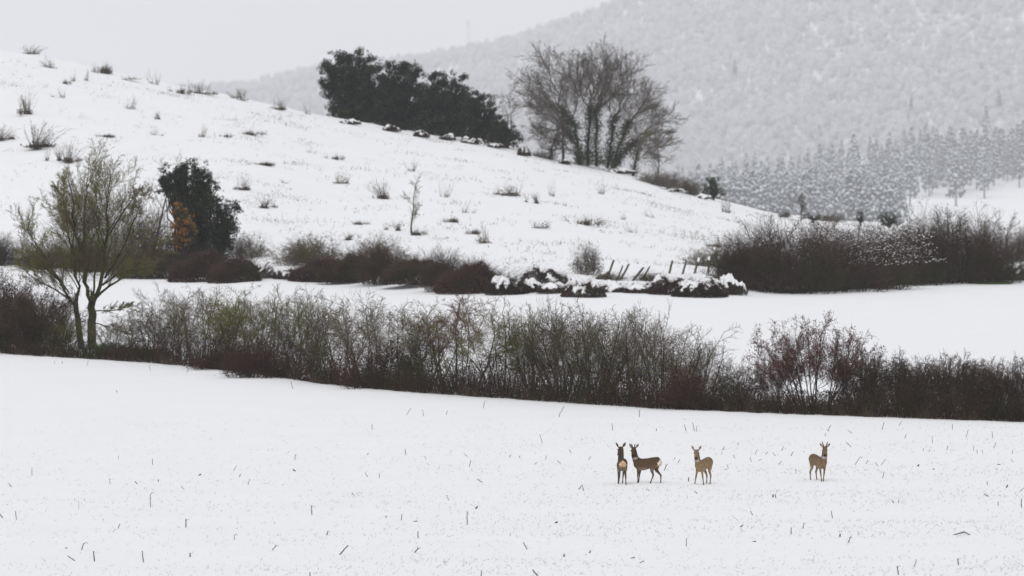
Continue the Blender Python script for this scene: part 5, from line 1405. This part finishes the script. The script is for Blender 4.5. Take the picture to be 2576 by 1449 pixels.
def deer(label, feet_q, heading, face, pitch, coat, legs, buck=False, poll=(.47, 0, .975), rump=(.62, .52, .43), ear=(32, 20), ear_len=.15, tail_white=1.0, antler=None, roll=0.0):
    """heading, face: compass of body and face in degrees from +X; legs: foot offsets (front left, front right, hind left, hind right) as (dx, dy)"""
    px, py, pz = G(*feet_q)
    root = empty('roe_deer', (px, py, pz), math.radians(heading))
    tag(root, label, 'deer', 'roe deer standing in the snowy field')
    V, F = [], []; cnt = 0
    def ball(c, Mx):
        nonlocal cnt
        V.append(USPH[0] @ np.asarray(Mx).T + np.asarray(c)); F.append(USPH[1] + cnt); cnt += len(USPH[0])
    def chain(nodes, rot=None):
        for (p0, r0), (p1, r1) in zip(nodes[:-1], nodes[1:]):
            p0, p1 = np.array(p0, float), np.array(p1, float)
            r0 = np.array(r0 if np.ndim(r0) else (r0,) * 3, float); r1 = np.array(r1 if np.ndim(r1) else (r1,) * 3, float)
            n = max(2, int(np.linalg.norm(p1 - p0) / (.3 * min(r0.min(), r1.min()))))
            for k in range(n + 1):
                t = k / n; ball(p0 + (p1 - p0) * t, np.diag(r0 + (r1 - r0) * t) if rot is None else rot @ np.diag(r0 + (r1 - r0) * t))
    # trunk of the body
    chain([((-.40, 0, .595), (.055, .10, .095)), ((-.31, 0, .615), (.10, .150, .15)), ((-.18, 0, .600), (.11, .136, .15)), ((-.02, 0, .560), (.12, .142, .158)),
           ((.14, 0, .530), (.12, .138, .172)), ((.27, 0, .532), (.10, .120, .172)), ((.37, 0, .565), (.082, .098, .145))])
    chain([((-.435, 0, .645), .022), ((-.455, 0, .60), .018)])
    # head frame
    fy = math.radians(face - heading); pt = math.radians(pitch)
    yd = np.array([math.cos(fy), math.sin(fy), 0]); hx = yd * math.cos(pt) + np.array([0, 0, -math.sin(pt)]); hz = yd * math.sin(pt) + np.array([0, 0, math.cos(pt)]); hy = np.cross(hz, hx)
    HP = np.array(poll)
    HS = 1.13
    hp = lambda a, b, c: HP + (hx * a + hy * b + hz * c) * HS
    nb = hp(-.03, 0, -.03)
    b0, b1 = np.array([.30, 0, .60]), np.array([.385, 0, .66])
    m1 = b1 * .62 + nb * .38 + np.array([.012, 0, -.01]); m2 = b1 * .25 + nb * .75
    chain([(b0, (.10, .09, .13)), (b1, (.10, .088, .115)), (m1, (.094, .085, .10)), (m2, .073), (nb, .062)])
    chain([(hp(0, 0, 0), .066), (hp(.06, 0, -.004), .064), (hp(.11, 0, -.016), .052), (hp(.165, 0, -.026), .043), (hp(.205, 0, -.032), .037), (hp(.222, 0, -.034), .032)])
    chain([(hp(.03, 0, -.04), .05), (hp(.12, 0, -.056), .036), (hp(.20, 0, -.062), .025)])
    for sd in (1, -1):
        ball(hp(.062, sd * .046, .014), np.eye(3) * .021)
        e = math.radians(ear[0 if sd > 0 else 1])
        ed = np.array([0, 0, 1]) * math.cos(e) + hy * sd * math.sin(e) - yd * .10; ed /= np.linalg.norm(ed)
        wn_ = np.cross(ed, hx); wn_ /= np.linalg.norm(wn_); nn = np.cross(wn_, ed)
        R = np.stack([ed, wn_, nn], 1); b = hp(-.012, sd * .052, .03)
        ball(b + ed * .018, np.eye(3) * .022)
        for t, wd in ((.25, .029), (.4, .042), (.55, .046), (.7, .038), (.84, .024), (.94, .012)):
            ball(b + ed * ear_len * t, R @ np.diag((.028, wd, .010)))
    # legs
    for i, (dx, dy) in enumerate(legs):
        sd = 1 if i % 2 == 0 else -1
        if i < 2:
            y = sd * .075
            chain([((.27, y * .9, .54), (.075, .05, .10)), ((.265, y, .43), (.056, .042, .07)), ((.275 + dx * .25, y + dy * .2, .335), (.034, .030, .04)), ((.285 + dx * .55, y + dy * .5, .215), .0235),
                   ((.285 + dx * .8, y + dy * .8, .12), .0165), ((.288 + dx * .95, y + dy * .95, .055), .0195), ((.305 + dx, y + dy, -.03), .0195)])
        else:
            y = sd * .075
            chain([((-.27, y * .95, .59), (.115, .072, .125)), ((-.225 + dx * .05, y * 1.2, .47), (.09, .056, .10)), ((-.235 + dx * .25, y + dy * .2, .375), (.05, .036, .055)), ((-.315 + dx * .5, y + dy * .4, .285), .031),
                   ((-.355 + dx * .62, y + dy * .5, .235), .027), ((-.345 + dx * .8, y + dy * .8, .13), .0175), ((-.335 + dx * .93, y + dy * .93, .055), .0195), ((-.318 + dx, y + dy, -.03), .0195)])
    me = bpy.data.meshes.new('raw'); vv = np.concatenate(V); ff = np.concatenate(F)
    me.from_pydata(vv.tolist(), [], ff.tolist())
    tmp = bpy.data.objects.new('raw', me); col.objects.link(tmp)
    rm = tmp.modifiers.new('r', 'REMESH'); rm.mode = 'VOXEL'; rm.voxel_size = .010; rm.use_smooth_shade = True
    sm = tmp.modifiers.new('s', 'SMOOTH'); sm.factor = .5; sm.iterations = 4
    dg = bpy.context.evaluated_depsgraph_get(); ev = tmp.evaluated_get(dg)
    bm_ = bpy.data.meshes.new_from_object(ev)
    bpy.data.objects.remove(tmp, do_unlink=True); bpy.data.meshes.remove(me)
    body = bpy.data.objects.new('body', bm_); col.objects.link(body); body.parent = root
    bm_.materials.clear(); bm_.materials.append(M['coat'])
    n = len(bm_.vertices); co = np.empty(n * 3, np.float32); bm_.vertices.foreach_get('co', co); co = co.reshape(-1, 3).astype(float)
    nm = np.empty(n * 3, np.float32); bm_.vertices.foreach_get('normal', nm); nm = nm.reshape(-1, 3)
    C = np.tile(np.array(coat), (n, 1))
    def blend(w, c):
        nonlocal C
        C = C * (1 - w[:, None]) + np.array(c)[None] * w[:, None]
    x, y, z = co.T
    torso = (z > .36) & (x < .45)
    blend(.55 * sstep(.56, .74, z) * (x < .45), np.array(coat) * .5)
    blend(.35 * sstep(.60, .46, z) * torso, np.array(coat) * np.array((1.45, 1.4, 1.35)))                      # darker saddle
    blend(.45 * sstep(.50, .40, z) * sstep(.02, -.6, nm[:, 2]) * (np.abs(x) < .34), np.array((.42, .34, .26)))    # pale belly
    blend(.5 * sstep(.36, .2, z), np.array(coat) * np.array((.72, .66, .62)))          # darker lower legs
    rp = np.sqrt(((x + .455) / .15) ** 2 + (y / .118) ** 2 + ((z - .60 + .9 * np.abs(y) * .4) / .105) ** 2) + .16 * np.sin(z * 70 + 1) * np.cos(y * 55) + .5 * np.clip(.03 - np.abs(y), 0, .03) / .03 * (z < .57)
    blend(sstep(1.12, .82, rp) * tail_white, rump)
    blend(.55 * sstep(1.5, 1.0, np.sqrt(((x + .40) / .12) ** 2 + (y / .10) ** 2 + ((z - .49) / .10) ** 2)) * (rp > 1), np.array((.30, .19, .10)))
    q = (co - HP) / HS; a, b, c = q @ hx, q @ hy, q @ hz
    hd = (np.linalg.norm(q - hx * .1, axis=1) < .2)
    blend(.5 * hd * sstep(.02, .045, c) * (a < .1), np.array(coat) * np.array((.75, .62, .5)))
    blend(.55 * hd * sstep(.10, .17, a), np.array(coat) * .7 + .02)
    chin = hd * sstep(.15, .18, a) * sstep(-.055, -.07, c)
    blend(.8 * chin, (.50, .46, .40))
    blend(.85 * hd * sstep(.15, .165, a) * sstep(.035, .02, np.abs(b)) * sstep(-.050, -.040, c) * sstep(.205, .195, a) * .35, (.05, .04, .035))
    blend(hd * sstep(.192, .204, a) * sstep(-.052, -.046, c), (.012, .010, .010))        # nose leather
    for sd in (1, -1):
        e = np.linalg.norm(q - (hx * .066 + hy * sd * .056 + hz * .016), axis=1); blend(sstep(.028, .016, e), (.018, .013, .010))
        er = sstep(.055, .075, c + np.abs(b) * .35) * (np.abs(b) > .03) * hd
        inner = er * (nm @ hx > .3); blend(.6 * inner, (.32, .26, .21)); blend(.55 * er * (nm @ hx <= .3), np.array(coat) * .6)
    th = np.linalg.norm(q - (hx * .06 - hz * .14), axis=1)
    blend(.18 * sstep(.10, .03, th) * (nm @ yd > 0), (.40, .33, .24))
    ca = bm_.color_attributes.new('coat', 'FLOAT_COLOR', 'POINT')
    ca.data.foreach_set('color', np.concatenate([C, np.ones((n, 1))], 1).astype(np.float32).ravel())
    for sd in (1, -1):
        g = Geo(); blobs(g, [hp(.070, sd * .064, .018)], [.013], np.random.RandomState(1), ICO1, 0); g.build('eye', M['black'], root, smooth=True)
    g = Geo(); blobs(g, [hp(.236, 0, -.026)], np.array([[.020, .028, .020]]), np.random.RandomState(1), ICO1, 0); g.build('nose', M['black'], root, smooth=True)
    if buck:
        for sd in (1, -1):
            a0 = hp(-.005, sd * .028, .05); up = np.array([0, 0, 1.0]); L = antler[0]; sp = math.radians(antler[1])
            d = up * math.cos(sp) + hy * sd * math.sin(sp); t = hx * .01
            P = [a0, a0 + d * L * .35 - t, a0 + d * L * .7, a0 + d * L + hy * sd * .006]
            g = Geo(); tubes(g, [(*P[0], *P[1], .0165, .0155), (*P[1], *P[2], .0155, .014), (*P[2], *P[3], .014, .011)], 7)
            blobs(g, [P[3], P[0], P[1], P[2]], [.0115, .019, .0155, .0142], np.random.RandomState(2), ICO1, .05)
            g.build('antler', M['antler'], root, smooth=True)
    return root

deer('roe doe seen from behind with orange-white rump patch, leftmost of the four', (1564, 1219), 93, 112, 38, (.095, .068, .045), [(.02, .0), (.0, .03), (.06, .03), (-.03, -.02)], poll=(.40, .0, .985), rump=(.58, .40, .27), ear=(34, 34), ear_len=.17)
deer('antlered roe buck in side view with white rump, second from left', (1629, 1216), 149, 258, 38, (.108, .073, .043), [(-.02, .01), (.05, -.01), (.20, .0), (-.06, .0)], buck=True, antler=(.105, 6), poll=(.44, .03, .955), rump=(.72, .66, .60), ear=(36, 25), ear_len=.145)
deer('pale brown roe doe facing the camera, third from left', (1770, 1219), 243, 267, 42, (.25, .172, .098), [(-.02, .05), (.03, -.05), (.08, .01), (-.02, .01)], poll=(.44, -.02, .955), tail_white=.0, ear=(30, 30), ear_len=.15)
deer('roe buck with thick dark antlers facing the camera, standing apart at right', (2058, 1211), 293, 268, 46, (.19, .128, .074), [(.0, -.05), (.02, .03), (.10, .0), (-.05, .02)], buck=True, antler=(.145, 17), poll=(.44, .0, .96), tail_white=.0, ear=(38, 38), ear_len=.14)

def trampled():
    nr = np.random.RandomState(91); P = []; R = []
    for qx, qy in ((1564, 1219), (1630, 1216), (1770, 1219), (2059, 1211)):
        x, y, z = G(qx, qy)
        for k in range(34):
            px, py = x + nr.normal(0, .34), y + nr.normal(0, .45); P.append((px, py, float(H(px, py)) - .004)); r = nr.uniform(.012, .04); R.append((r * 1.3, r * 1.3, r * .8))
        for k in range(16):                    # the way they came, from the hedge side
            t = (k + nr.uniform(0, .4)) * .62; px, py = x + .5 + t * .55 + nr.normal(0, .06), y + t * 1.3
            for q in range(4):
                a = nr.uniform(0, 6.28); P.append((px + math.cos(a) * .07, py + math.sin(a) * .09, float(H(px, py)) - .003)); r = nr.uniform(.012, .03); R.append((r * 1.4, r * 1.4, r * .8))
    g = Geo(); blobs(g, P, np.array(R), nr, ICO1, .3)
    tag(g.build('trampled_snow', M['snowlump'], smooth=True), 'kicked up snow crumbs round the hooves of the deer', 'snow', kind='stuff')
trampled()

# ------------------------------------------------------------------ haze
import bmesh
bm = bmesh.new(); bmesh.ops.create_cube(bm, size=1.0)
hm = bpy.data.meshes.new('haze'); bm.to_mesh(hm); bm.free()
hz = bpy.data.objects.new('haze', hm); col.objects.link(hz)
zlo, zhi = -86.0, 420.0
hz.scale = (8000, 10900, zhi - zlo); hz.location = (0, 5300, (zlo + zhi) / 2)
m = bpy.data.materials.new('haze'); m.use_nodes = True; n = m.node_tree.nodes; l = m.node_tree.links; n.clear()
o = n.new('ShaderNodeOutputMaterial'); v = n.new('ShaderNodeVolumePrincipled')
v.inputs['Color'].default_value = (.955, .97, 1.0, 1); v.inputs['Density'].default_value = HAZE; v.inputs['Anisotropy'].default_value = 0.0
l.new(v.outputs['Volume'], o.inputs['Volume'])
hm.materials.append(m)
tag(hz, 'pale winter haze filling the valley air', 'haze', kind='stuff')

tris = sum(len(me.loop_triangles) if me.loop_triangles else sum(p.loop_total - 2 for p in me.polygons) for me in bpy.data.meshes)
print('TRIANGLES', tris)
